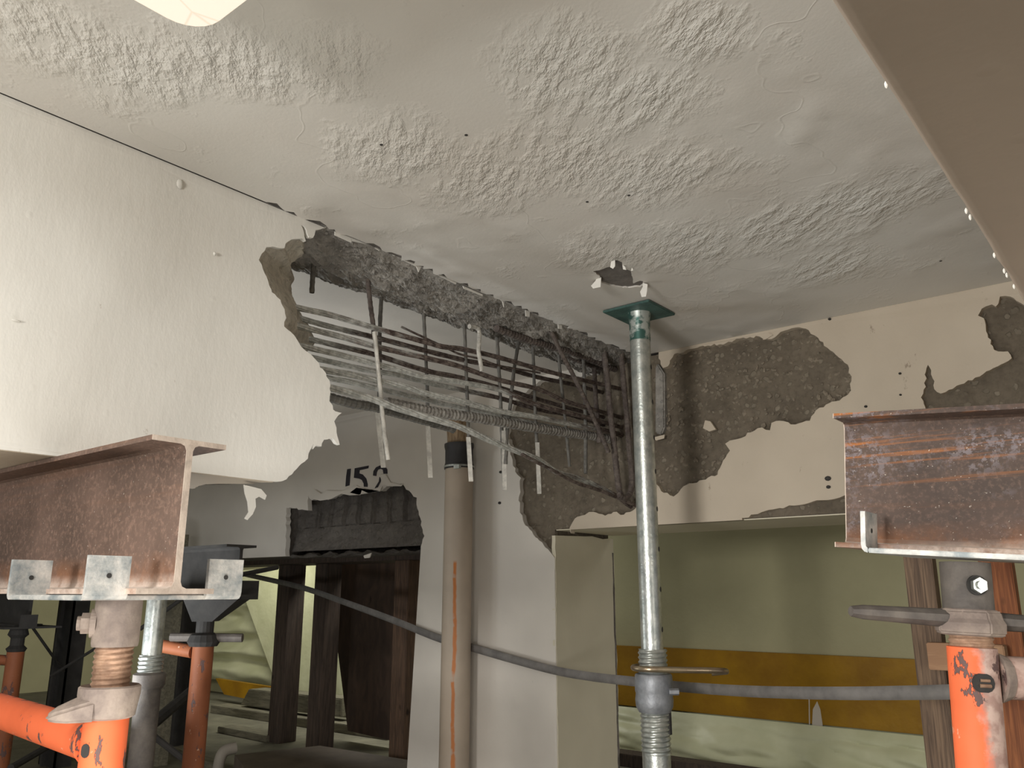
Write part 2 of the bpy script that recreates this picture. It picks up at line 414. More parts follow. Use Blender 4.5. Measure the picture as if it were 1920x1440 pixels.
# ceiling: slab + skin with the torn hole
cr = bpy.data.objects.new('ceiling', None); COL.objects.link(cr); cr.location = (-1, 1, ZC); struct(cr, 'pale blistered painted ceiling slab with one torn hole')
mb = MB(); mb.box((-7, -2, ZC + .0045), (2.5, 4.2, ZC + .2)); mb.build('slab', SLAB, cr)
hole_px = [(1112, 508), (1124, 507), (1136, 502), (1147, 500), (1148, 488), (1158, 488), (1167, 492), (1168, 502), (1178, 506), (1184, 509),
           (1186, 520), (1188, 531), (1194, 528), (1200, 526), (1206, 527), (1207, 534), (1200, 538), (1190, 538), (1178, 540), (1164, 539), (1146, 536), (1130, 531), (1126, 528), (1125, 518)]
hole = [on(x, y, z=ZC).xy for x, y in hole_px]
hole = jag(hole + [hole[0]], .006, .3, 3)[:-1]
edge = [(XL + .004, .80)]
y = .80; rnd = random.Random(11)
while y < 2.12: edge.append((XL + .006 + rnd.uniform(-.010, .010) + .006 * noise.noise((y * 9, 0, 0)), y)); y += rnd.uniform(.008, .02)
outl = [Vector(p) for p in [(XL + .001, -1.9)] + edge + [(XL, YB - .001), (XR + .02, YB - .001), (XR + .02, -1.9)]]
def clift(x, y):
    m = max(0, min(1, (noise.noise((x * 2.1 + 4, y * 2.1, 0)) + .25) * 2.2))
    return -.006 * m * max(0, noise.fractal((x * 14, y * 9, 3), 1, 2, 3))
skin('paint_layer', outl, [hole], lambda u, v, w: (u, v, ZC + w), .004, CEIL, cr, .018, clift)
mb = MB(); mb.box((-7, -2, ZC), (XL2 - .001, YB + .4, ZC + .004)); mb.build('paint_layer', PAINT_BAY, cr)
def flake(pts3, off, mat, parent, name='paint_flake', curl=.006):
    mb = MB(); mb.prism(pts3, off); return mb.build(name, mat, parent)
def flk(px, dz, parent=None, **pl):
    """a hanging curl of paint: pixel outline measured on a plane, tipped towards the lower end"""
    P = [on(x, y, **pl) for x, y in px]
    return flake(P, dz, PAINT, parent)
yv = on(1125, 525, z=ZC).y
flk([(1122, 516), (1127, 520), (1126, 538), (1112, 541), (1108, 536), (1116, 527)], (0, .0015, 0), cr, y=yv - .01)
flk([(1205, 530), (1214, 533), (1213, 546), (1211, 556), (1203, 557), (1200, 547), (1205, 538)], (0, .0015, 0), cr, y=on(1205, 530, z=ZC).y)
flk([(1146, 489), (1153, 488), (1153, 499), (1149, 504), (1144, 501)], (0, .0015, 0), cr, y=on(1150, 489, z=ZC).y)
flk([(1167, 496), (1172, 500), (1174, 506), (1168, 505)], (0, .0015, 0), cr, y=on(1170, 497, z=ZC).y)
flk([(1185, 501), (1187, 507), (1183, 508)], (0, .0015, 0), cr, y=on(1185, 500, z=ZC).y)
# little curls left along the beam line
for q in ([(627, 424), (661, 437), (659, 455), (628, 441)], [(661, 438), (700, 456), (697, 460), (660, 452)], [(705, 458), (716, 464), (711, 470), (703, 465)], [(731, 468), (744, 475), (740, 480), (732, 476)],
          [(752, 482), (791, 498), (785, 510), (781, 500), (755, 487)], [(985, 580), (994, 582), (993, 594), (986, 593)], [(1046, 604), (1054, 606), (1054, 617), (1047, 616)],
          [(925, 552), (946, 562), (945, 576), (942, 565)], [(600, 421), (620, 420), (628, 428), (612, 427)], [(820, 512), (856, 530), (855, 533), (822, 516)], [(868, 536), (905, 552), (905, 555), (870, 541)]):
    flk(q, (-.0015, 0, 0), cr, x=XL - .002)
# nail heads / pin holes in the ceiling
for (x, y) in ((1101, 378), (1179, 367), (874, 254), (715, 272), (1764, 490)):
    p = on(x, y, z=ZC - .001); mb = MB(); zc_ = ZC + clift(p.x, p.y); mb.lathe(p.x, p.y, [(.0028, zc_ - .0008), (.0028, zc_ + .001), (.002, ZC + .003)], 8); mb.build('pin_hole', DARK, cr)

# left beam ------------------------------------------------------
wl = bpy.data.objects.new('wall_left', None); COL.objects.link(wl); wl.location = (XL, 0, ZB); struct(wl, 'cream painted concrete beam broken open in the middle')
torn = [(612, 425), (600, 430), (592, 431), (587, 446), (580, 445), (571, 425), (565, 422), (574, 452), (567, 447), (552, 448), (536, 456), (534, 465), (512, 462), (500, 463), (497, 470), (486, 487), (493, 503), (500, 518), (510, 548),
        (526, 562), (534, 580), (537, 596), (533, 612), (545, 622), (558, 638), (565, 650), (580, 662), (590, 672), (598, 681), (600, 689), (611, 700), (612, 706), (618, 714), (620, 735), (618, 752), (624, 760), (625, 768), (641, 774), (630, 785), (627, 790),
        (631, 810), (637, 834), (631, 831), (622, 821), (608, 824), (603, 837), (593, 835), (587, 842), (588, 832), (582, 843), (577, 860), (560, 874), (546, 890), (536, 899), (524, 903)]
tp = [(lambda p: Vector((p.y, p.z)))(on(x, y, x=XL)) for x, y in torn]
tj = jag(tp, .007, .22, 5)
out = [Vector((-1.9, ZC)), Vector((tp[0].x - .002, ZC))] + tj + [Vector((tj[-1].x - .02, ZB)), Vector((-1.9, ZB))]
def llift(u, v): return .0025 * noise.noise((u * 3, v * 3, 1)) + .0012 * noise.noise((u * 14, v * 14, 5))
skin('paint_layer', out, [], lambda u, v, w: (XL - w, u, v), .009, PAINT, wl, .03, llift)
# painted underside with a torn end
us = [Vector((-1.9, XL - .001)), Vector((.83, XL - .001))] + jag([Vector((.86, XL - .001)), Vector((.84, -1.30)), Vector((.80, -1.36)), Vector((.82, XL2))], .01, .4, 8) + [Vector((-1.9, XL2))]
skin('underside_paint_layer', us, [], lambda u, v, w: (v, u, ZB - .001 + w), .006, PAINT_OLD_DIM, wl, .06)
zs = [p.y for p in tp]; 
def yfront(z):
    best = None
    for a, b in zip(tp[:-1], tp[1:]):
        if (a.y - z) * (b.y - z) <= 0 and abs(a.y - b.y) > 1e-6:
            yy = a.x + (b.x - a.x) * (z - a.y) / (b.y - a.y); best = yy if best is None else min(best, yy)
    return best if best is not None else (tp[-1].x if z < .4 else tp[0].x)
def yback(z):
    K = [(.188, .80), (.30, .93), (.45, 1.03), (.534, 1.075), (.60, 1.03), (.66, .985), (.70, .97)]
    for (a, ya), (b, yb) in zip(K[:-1], K[1:]):
        if z <= b: return ya + (yb - ya) * (z - a) / (b - a)
    return K[-1][1]
def core(u, v):
    z = .190 + v * (.699 - .190)
    x0, x1 = XL - .010, XL2
    yf, yb = yfront(min(z, .66)), yback(z)
    if u < .1: return (x0, -1.9 + (yf + 1.9) * (u / .1), z)
    if u > .9: return (x1, yb + (-1.9 - yb) * ((u - .9) / .1), z)
    t = (u - .1) / .8; x = x0 + (x1 - x0) * t
    n = fbm((x * 14, z * 14, 2), 5) * .022 * math.sin(math.pi * min(1, t * 3 + .05) / 2)
    return (x, yf + (yb - yf) * (t ** .8) + n, z)
mb = MB(); mb.grid(80, 90, core); mb.build('concrete_core', CONC_L, wl)
# ragged remains of the beam hanging under the slab
def remain(u, v):
    y = .80 + u * (YB + .01 - .80); x = XL - .0005 - v * .215
    prof = [0, .008, .018, .027, .032, .031, .022, .004]; k = v * 7; i = min(6, int(k)); d = prof[i] + (prof[i + 1] - prof[i]) * (k - i)
    n = abs(noise.fractal((x * 38, y * 7, 4), .7, 2.1, 6)) * .017 + noise.fractal((x * 120, y * 24, 9), .7, 2, 3) * .004
    m = min(1, v * 10) * min(1, (1 - v) * 6 + .0)
    w = .012 * noise.noise((y * 4, 1, 1))
    return (x + m * fbm((x * 9, y * 9, 7)) * .012 + w * v, y, ZC + .003 - (d * .8 + n * m) * (1 if v > 0 else 0))
mb = MB(); mb.grid(480, 90, remain); mb.build('broken_soffit', CONC_T, wl)
# hanging strip of paint under the broken end
mb = MB(); P = [on(x, y, x=XL - .01) for x, y in [(457, 909), (470, 912), (490, 917), (500, 929), (497, 937), (486, 931), (479, 935), (480, 950), (474, 964), (464, 975), (458, 972), (466, 960), (464, 940), (459, 925)]]
mb.prism(P, (-.0015, .0, .0)); mb.build('paint_flake', PAINT, wl)
# scars on the paint
for (x, y, r) in ((337, 345, .009), (495, 470, .0), (402, 476, .004), (30, 601, .003)):
    if r:
        p = on(x, y, x=XL + .001); mb = MB()
        mb.add([p + Vector((.0008, math.cos(a) * r * (.7 if y != 601 else 2.2), math.sin(a) * r * (1 if y != 601 else .5))) for a in [k * .524 for k in range(12)]] + [p + Vector((.004, 0, 0))], [(k, (k + 1) % 12, 12) for k in range(12)] + [tuple(range(12))])
        mb.build('paint_blister', PAINT, wl, smooth=True)

# back beam + column ------------------------------------------------
wb = bpy.data.objects.new('wall_back', None); COL.objects.link(wb); wb.location = (-1.5, YB, ZF); struct(wb, 'aged painted cross beam and column with plaster spalled off')
def bp(x, y): p = on(x, y, y=YB); return Vector((p.x, p.z))
ZBL = zat(1043, -3.2, YB)
def ceilx(px):  # x on the back plane where the ceiling line passes
    lo = None
    for py in range(500, 760):
        p = on(px, py, y=YB)
        if p.z <= ZC: return p.x
    return 0
low1 = [(1228, 905), (1245, 924), (1264, 931), (1282, 912), (1312, 901), (1346, 890), (1356, 864), (1369, 845), (1360, 832), (1369, 826), (1391, 821), (1402, 811), (1421, 803), (1444, 807), (1447, 793), (1462, 789), (1492, 796), (1519, 789), (1530, 770), (1549, 759), (1575, 751), (1596, 732), (1594, 720), (1597, 706),
        (1590, 684), (1567, 665), (1537, 639), (1511, 616), (1492, 614), (1464, 622), (1446, 636), (1425, 631), (1387, 635), (1361, 644), (1312, 650), (1264, 664), (1252, 687), (1243, 690), (1235, 672)]
flap = [(1070, 1000), (1068, 990), (1078, 972), (1100, 963), (1118, 961), (1135, 967), (1150, 960), (1170, 965), (1190, 955), (1213, 925)]
botr = [(1640, 922), (1575, 933), (1540, 938), (1500, 947), (1450, 955), (1420, 964), (1391, 971)]
R = [Vector((ceilx(1235), ZC)), Vector((2.3, ZC)), Vector((2.3, .30)), Vector((bp(1900, 885).x, .30))]
R += jag([bp(*p) for p in botr], .012, .3, 9) + [Vector((bp(1391, 971).x, ZB)), Vector((bp(1070, 1000).x, ZB))]
R += jag([bp(*p) for p in flap + low1], .009, .35, 10)
R = [p for i, p in enumerate(R) if i == 0 or (p - R[i - 1]).length > 1e-4]
hr = [(1834, 592), (1841, 579), (1860, 571), (1867, 575), (1875, 556), (1894, 556), (1960, 590), (2020, 760), (1990, 830), (1800, 830), (1736, 770), (1727, 745), (1736, 725), (1734, 702), (1740, 684), (1746, 694), (1749, 710), (1752, 730), (1764, 738), (1800, 721), (1837, 706), (1871, 687), (1897, 672), (1890, 659), (1864, 656), (1852, 627), (1845, 597)]
HR = jag([bp(*p) for p in hr + hr[:1]], .008, .35, 12)[:-1]
def blift(u, v): return .003 * noise.noise((u * 5, v * 5, 2)) - .001
skin('paint_layer', R, [HR], lambda u, v, w: (u, YB + w, v), .022, PAINT_OLD_DIM, wb, .05, blift)
torn_l = [(1128, 682), (1122, 700), (1085, 706), (1060, 708), (1030, 712), (1010, 716), (990, 732), (965, 752), (958, 775), (952, 800), (950, 820), (957, 835), (957, 852), (961, 862), (966, 884), (977, 896), (975, 915), (973, 932), (975, 961), (985, 985), (1000, 1002), (1017, 1017), (1028, 1030), (1040, 1046)]
brk = [(789, 1030), (796, 1005), (793, 993), (788, 970), (783, 953), (782, 933), (772, 925), (762, 918), (755, 907), (733, 909), (717, 920), (700, 919), (680, 922), (665, 925), (645, 923), (627, 930), (617, 935), (593, 934), (585, 938), (578, 929), (578, 957), (567, 955), (538, 952), (537, 1000), (536, 1043)]
XCR = bp(1040, 1046).x; XCR = -1.565
L = [Vector((-6.9, ZC)), Vector((ceilx(1128), ZC))] + jag([bp(*p) for p in torn_l[:-1]], .010, .4, 14) + [Vector((XCR, bp(1040, 1046).y)), Vector((XCR, ZF))]
xb = bp(762, 1440).x; L += [Vector((bp(760, 1470).x, ZF))]
L += jag([bp(*p) for p in brk], .012, .35, 15) + [Vector((-6.9, ZBL))]
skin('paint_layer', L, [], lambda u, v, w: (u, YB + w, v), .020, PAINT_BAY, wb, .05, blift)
# concrete behind
def bcore(x0, x1, z0, z1, dep, fn=None):
    def g(u, v):
        x = x0 + (x1 - x0) * u; z = z0 + (z1 - z0) * v
        e = min(1, u * 40, (1 - u) * 40)
        return (x, YB + .022 - dep * e * (.4 + fbm((x * 11, z * 11, 5), 5)) * .8, z)
    return g
mb = MB(); mb.grid(300, 60, bcore(-2.10, 1.2, ZB + .004, ZC - .001, .010))
mb.box((-2.10, YB + .045, ZB + .004), (2.4, 2.47, ZC + .01)); mb.build('concrete_core', CONC, wb)
mb = MB(); mb.box((bp(1391, 971).x - .3, YB + .012, ZB), (2.4, 2.47, ZB + .003)); mb.box((XCR, YB + .01, ZB + .0005), (bp(1391, 971).x, 2.47, ZB + .0035)); mb.build('underside_paint_layer', PAINT_GREEN, wb)
mb = MB(); mb.box((-6.9, YB + .03, ZBL + .002), (bp(536, 1000).x - .01, 2.47, ZC + .01)); mb.build('concrete_core', CONC_D, wb)
mb = MB(); mb.box((bp(790, 1235).x + .01, YB + .019, ZF), (XCR - .012, 2.46, ZB + .02)); mb.build('column_core', CONC, wb)
# right face of the column (greenish), slightly wavy arris
xs0 = on(1040, 1003, y=YB).x
fc = [Vector((YB + .001, ZF)), Vector((YB + .001, zat(1004, XCR, YB))), Vector((2.30, ZB - .010)), Vector((2.47, ZB - .010)), Vector((2.47, ZF))]
skin('side_paint_layer', jag(fc[:2], .02, .1, 4)[:-1] + [fc[1]] + jag(fc[2:5], .03, .12, 6), [], lambda u, v, w: (XCR + .001 - w, u, v), .012, PAINT_GREEN, wb, .06, blift)
mb = MB(); mb.tube([(XCR + .002, 2.463 + .004 * noise.noise((0, 0, z * 20)), z) for z in [ZF + i * .03 for i in range(29)]], lambda i, a, L: .004 + .003 * noise.noise((i * 3.1, a, 0)), 6); mb.build('cracked_edge', CONC_D, wb)
# dangling chips on the spalled faces
for q in ([(1232, 680), (1245, 700), (1246, 800), (1240, 815), (1228, 812), (1228, 690)],):
    P = [on(x, y, y=YB + .004) for x, y in q]; mb = MB(); mb.prism(P, (0, .03, 0)); mb.build('concrete_chunk', CONC_T, wb, bevel=.004)
mb = MB(); P = [on(x, y, y=YB + .0) for x, y in [(1322, 788), (1332, 790), (1342, 805), (1330, 809), (1318, 803)]]; mb.prism(P, (0, .012, 0)); mb.build('paint_flake', PAINT_OLD_DIM, wb)
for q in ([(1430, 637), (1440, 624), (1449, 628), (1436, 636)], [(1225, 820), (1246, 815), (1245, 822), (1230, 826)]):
    P = [on(x, y, y=YB - .004) for x, y in q]; mb = MB(); mb.prism(P, (0, .003, 0)); mb.build('paint_flake', PAINT_OLD_DIM, wb)
# embedded aggregate stones
mb = MB(); rnd = random.Random(21)
def stone(c, r):
    ic = [(0, 0, 1), (.9, 0, .3), (.3, .85, .3), (-.7, .5, .3), (-.7, -.5, .3), (.3, -.85, .3), (0, 0, -1)]
    M = Matrix.Rotation(rnd.uniform(0, 6), 3, 'Y'); a, b = r * rnd.uniform(.7, 1.3), r * rnd.uniform(.5, .9)
    vs = [c + M @ Vector((v[0] * a, v[2] * r * .35, v[1] * b)) for v in ic]
    mb.add(vs, [(0, 1, 2), (0, 2, 3), (0, 3, 4), (0, 4, 5), (0, 5, 1), (6, 2, 1), (6, 3, 2), (6, 4, 3), (6, 5, 4), (6, 1, 5)])
pl = [bp(*p) for p in low1]
k = 0
while k < 330:
    x = rnd.uniform(-1.25, -.1); z = rnd.uniform(.25, .69)
    if inside((x, z), pl): stone(Vector((x, YB + .0165, z)), rnd.choice([.004, .005, .006, .008, .010])); k += 1
o = mb.build('aggregate_stone', concrete_mat('pale_aggregate', (138, 127, 111), (120, 110, 96), (146, 136, 120), .002, 60), wb); o['kind'] = 'stuff'
# broken-open lower wall in the next bay: ribbed fill and rough ledge
xa, xz = bp(530, 1000).x, bp(800, 1000).x
def ribs(u, v):
    x = xa + (xz - xa) * u; z = .165 + v * (.52 - .165)
    ph = (x - xa) / .088 * 2 * math.pi
    d = .020 * (1 if math.sin(ph) > .1 else 0 if math.sin(ph) < -.3 else .5) * (1 if z > .26 else 0)
    if z <= .26: d = .012 + .028 * (1 - (z - .165) / .095)
    return (x, YB + .085 - d - .010 * fbm((x * 9, z * 16, 3)), z)
mb = MB(); mb.grid(260, 60, ribs); mb.box((xa, YB + .11, .150), (xz, 2.47, ZC)); mb.build('ribbed_infill', CONC_D, wb)
mb = MB(); mb.grid(120, 8, lambda u, v: (xa + (xz - xa) * u, YB + .03 + v * .12, .150 + .012 * fbm((u * 14, v * 3, 6)) - .006 * math.sin(v * 3.1))); mb.build('rough_ledge', CONC_D, wb)
for q in ([(583, 935), (590, 918), (601, 926), (612, 920), (640, 921), (668, 910), (679, 918), (676, 928), (655, 929), (640, 926), (620, 936), (600, 939)],
          [(716, 908), (712, 890), (722, 889), (731, 905), (750, 909), (756, 907), (752, 912), (728, 912)], [(681, 1042), (696, 1037), (693, 1046), (683, 1047)], [(655, 924), (668, 914), (682, 916), (690, 924), (705, 915), (716, 912), (712, 921), (672, 928)]):
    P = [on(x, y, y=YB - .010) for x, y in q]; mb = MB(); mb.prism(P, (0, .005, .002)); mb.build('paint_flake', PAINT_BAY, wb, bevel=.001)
# wall number
st = thing('stencilled_number', 'black stencilled 152 painted on the grey wall above the ribbed opening', 'number', bp(700, 900).to_3d().xzy if False else on(690, 900, y=YB - .002))
def zz(p): return (500 + p[0] / 6, 860 + p[1] / 6)
for q in ([(905, 118), (945, 112), (938, 200), (930, 300), (885, 312), (893, 200)],
          [(990, 108), (1145, 78), (1140, 108), (1045, 130), (1042, 165), (1080, 178), (1120, 225), (1136, 290), (1134, 318), (1092, 316), (1090, 280), (1070, 240), (1040, 225), (980, 215)],
          [(1195, 190), (1200, 140), (1228, 98), (1275, 76), (1330, 84), (1352, 120), (1355, 168), (1312, 168), (1306, 125), (1280, 112), (1250, 122), (1236, 150), (1230, 195)],
          [(1268, 205), (1284, 225), (1278, 262), (1242, 330), (1214, 332), (1262, 255)]):
    P = [on(*zz(p), y=YB - .0035) for p in q]; mb = MB(); mb.prism(P, (0, .0022, 0)); mb.build('digit', BLACKP, st)
# small marks on column and beam
for (x, y, s) in ((938, 885, 1), (936, 943, 1), (1552, 897, 1.4), (1553, 913, 1.0), (1555, 598, .7), (1450, 748, .0), (1623, 762, .7), (1687, 700, .6), (1688, 740, .5)):
    if s:
        p = on(x, y, y=YB - .004); mb = MB(); mb.lathe(0, 0, [(.003 * s, 0), (.0045 * s, .001), (.0045 * s, .006), (.002 * s, .009)], 8, lambda v, p=p: Vector((p.x + v.x * 1.3, p.y + .006 - v.z, p.z + v.y)))
        mb.build('anchor_stub', DARK, wb)

# right beam ------------------------------------------------------
mb = MB(); 
def rb(u, v):
    K = [(.40, ZB - .0), (.2, ZB), (XR + .06, ZB), (XR + .012, ZB + .0003), (XR + .007, ZB + .001), (XR + .0035, ZB + .003), (XR + .001, ZB + .007), (XR, ZB + .014), (XR - .0, .45), (XR, ZC)]
    k = v * 9; i = min(8, int(k)); t = k - i; y = -1.9 + u * (YB + 1.9)
    x = K[i][0] + (K[i + 1][0] - K[i][0]) * t; z = K[i][1] + (K[i + 1][1] - K[i][1]) * t
    w = .0015 * noise.noise((y * 3, 0, 0)) + .0005 * noise.noise((y * 18, z * 18, 0)) + (.0012 * abs(noise.noise((y * 60, 3, z * 60))) if y > .4 and 1 < i < 8 else 0)
    return (x - w, y, z - w * .4)
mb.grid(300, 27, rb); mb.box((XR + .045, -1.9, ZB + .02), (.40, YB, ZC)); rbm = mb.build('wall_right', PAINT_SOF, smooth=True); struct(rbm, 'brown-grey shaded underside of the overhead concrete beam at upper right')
for (px, py) in ((1808, 397), (1815, 409), (1847, 483), (1866, 512), (1870, 520), (1884, 541), (1668, 157)):
    p = on(px, py, z=ZB + .010); p.x = XR - .0006; mb = MB(); mb.lathe(p.x, p.y, [(.0002, p.z - .0016), (.0007, p.z - .0008), (.0008, p.z + .0008), (.0003, p.z + .0018)], 8); mb.build('paint_drip', PAINT, rbm)

# far walls
mb = MB(); mb.box((-7, 3.62, ZF), (2.5, 3.75, ZC + .05)); struct(mb.build('wall_far', GREENW), 'dull green far wall beyond the cross beam')
mb = MB(); mb.box((-6.9, -2, ZF), (-6.75, 3.62, ZC + .05)); struct(mb.build('wall_far_left', GREENW), 'pale green wall at the end of the left bay')

# ================================================================= CEILING FIXTURE
fx = thing('ceiling_light', 'cream ceiling light panel with rounded corner and crazed cover', 'light', (-.62, -.2, ZC))
c0 = on(366, 52, z=.62)
def rrect(x0, x1, y0, y1, r, z, n=6):
    out = []
    for cx, cy, a0 in ((x1 - r, y1 - r, 0), (x0 + r, y1 - r, 90), (x0 + r, y0 + r, 180), (x1 - r, y0 + r, 270)):
        for k in range(n + 1): a = math.radians(a0 + 90 * k / n); out.append((cx + r * math.cos(a), cy + r * math.sin(a), z))
    return out
fx0, fx1, fy1, fy0 = c0.x - .012, c0.x + .36, c0.y + .012, c0.y - 1.25
mb = MB()
A = rrect(fx0, fx1, fy0, fy1, .04, .622); B = rrect(fx0 - .003, fx1 + .003, fy0 - .003, fy1 + .003, .043, .630); n = len(A)
mb.add(A + B, [tuple(range(n))[::-1], tuple(range(n, 2 * n))] + [(i, (i + 1) % n, (i + 1) % n + n, i + n) for i in range(n)]); mb.build('diffuser', LENS, fx)
mb = MB(); mb.prism(rrect(fx0, fx1, fy0, fy1, .04, .630), (0, 0, .070)); mb.build('housing', PAINT, fx)

# ================================================================= REINFORCEMENT
def smooth_path(P, n=8):
    out = []
    for i in range(len(P) - 1):
        p0, p1, p2, p3 = P[max(i - 1, 0)], P[i], P[i + 1], P[min(i + 2, len(P) - 1)]
        for k in range(n):
            t = k / n; out.append(.5 * ((2 * p1) + (p2 - p0) * t + (2 * p0 - 5 * p1 + 4 * p2 - p3) * t * t + (3 * p1 - p0 - 3 * p2 + p3) * t ** 3))
    out.append(P[-1]); return out
def strand(px, x, mat, label, R=.0075, x2=None):
    P = [on(a, b, x=x + (0 if x2 is None else (x2 - x) * i / (len(px) - 1))) for i, (a, b) in enumerate(px)]
    d = (P[0] - P[1]).normalized(); P = [P[0] + d * .14] + P; d = (P[-1] - P[-2]).normalized(); P.append(P[-1] + d * .03)
    path = smooth_path(P, 16)
    mb = MB(); mb.sweep(path, lambda i, a, L: R * .84 * (1 - .45 * (1 - abs(math.sin(3 * (a - L * 15)))) ** 1.6), 36)
    o = mb.build('steel_strand', mat, smooth=True); tag(o, label, 'cable', 'exposed wire strands in the broken beam'); return o
xf, xk = -1.315, -1.385
strand([(562, 578), (621, 591), (699, 614), (796, 641), (830, 650), (869, 655), (934, 670), (1007, 691), (1068, 707), (1129, 721), (1178, 733)], xf, STR_R, 'topmost exposed wire strand, grey at left and rusty brown to the right')
strand([(570, 599), (621, 613), (700, 632), (796, 657), (840, 668), (878, 677), (937, 688), (1007, 707), (1074, 721), (1129, 736), (1178, 752)], xk, STR_R, 'dark rear wire strand just under the topmost one')
strand([(582, 617), (645, 633), (709, 651), (797, 671), (858, 686), (934, 712), (1007, 729), (1060, 752), (1120, 770), (1180, 787)], xf, STR_R, 'second front wire strand, bright at the break then rusty')
strand([(590, 638), (640, 650), (699, 664), (799, 695), (858, 707), (933, 726), (1007, 748), (1070, 766), (1170, 793)], xk, STR_R, 'dark thin rear strand below the second front strand')
strand([(592, 655), (640, 666), (707, 683), (760, 697), (799, 707), (860, 716), (940, 732), (1010, 760), (1100, 783), (1182, 806)], xf, STR_M, 'third front wire strand, grey turning dark where the stirrup crosses')
strand([(600, 674), (680, 692), (745, 703), (800, 717), (860, 730), (935, 746), (1010, 768), (1080, 781), (1176, 812)], xk, STR_M, 'rear wire strand running below the third front strand')
strand([(612, 695), (660, 703), (700, 712), (760, 725), (800, 738), (860, 751), (937, 771), (1007, 782), (1082, 798), (1129, 806), (1180, 820)], xf, STR_B, 'pale grey twisted strand above the ribbed bar', .0085)
strand([(616, 709), (660, 717), (700, 727), (800, 750), (860, 764), (937, 779), (1007, 795), (1129, 818), (1180, 828)], xk, STR_B, 'pale rear strand between the ribbed bar and the pale strand')
strand([(618, 727), (660, 737), (699, 748), (735, 762), (800, 782), (858, 799), (899, 817), (948, 838), (1007, 861), (1045, 885), (1091, 899), (1129, 916), (1161, 934), (1190, 955)], xf + .02, STR_B, 'lowest wire strand sagging diagonally down to the corner', .009)
strand([(1040, 884), (1080, 905), (1120, 918), (1150, 930), (1188, 946)], -1.27, STR_M, 'short frayed strand end lying over the corner concrete', .006)
strand([(832, 650), (862, 664), (900, 673), (930, 684), (960, 690), (1000, 697)], -1.33, STR_R, 'thin loose wire split off the topmost strand', .0032)
def bar(px, x, mat, label, R, ribs=True, x2=None, name='reinforcing_bar', ext=0, cat='bar', grp='exposed steel bars in the broken beam'):
    P = [on(a, b, x=x + (0 if x2 is None else (x2 - x) * i / (len(px) - 1))) for i, (a, b) in enumerate(px)]
    if ext: P = [P[0] + (P[0] - P[1]).normalized() * ext] + P
    path = smooth_path(P, 3); q = [path[0]]
    for a, b in zip(path[:-1], path[1:]):
        m = max(1, int((b - a).length / .004))
        for k in range(1, m + 1): q.append(a + (b - a) * k / m)
    mb = MB(); mb.sweep(q, lambda i, a, L: R * ((1.07 if i % 3 == 0 else .96) if ribs else 1 + .05 * math.sin(i)) + R * .12 * noise.noise((L * 60, a, x * 9)), 10)
    o = mb.build(name, mat); tag(o, label, cat, grp); return o
bar([(722, 755), (756, 761), (820, 774), (890, 783), (948, 793), (1007, 803), (1068, 812), (1126, 820), (1180, 832)], -1.345, RB_P, 'thick pale ribbed bar running under the strands', .0125)
bar([(621, 746), (662, 757), (704, 764), (770, 782), (850, 804)], -1.39, RB_M, 'dark rear ribbed bar behind the lowest strand', .0105, ext=.1)
bar([(931, 616), (1000, 640), (1074, 661), (1129, 683), (1181, 703)], -1.33, RB_D, 'black rusted bar hugging the broken soffit near the corner', .0095)
bar([(960, 624), (1030, 651), (1090, 678), (1130, 692), (1178, 700)], -1.36, RB_D, 'second black bar behind the one under the soffit', .0085)
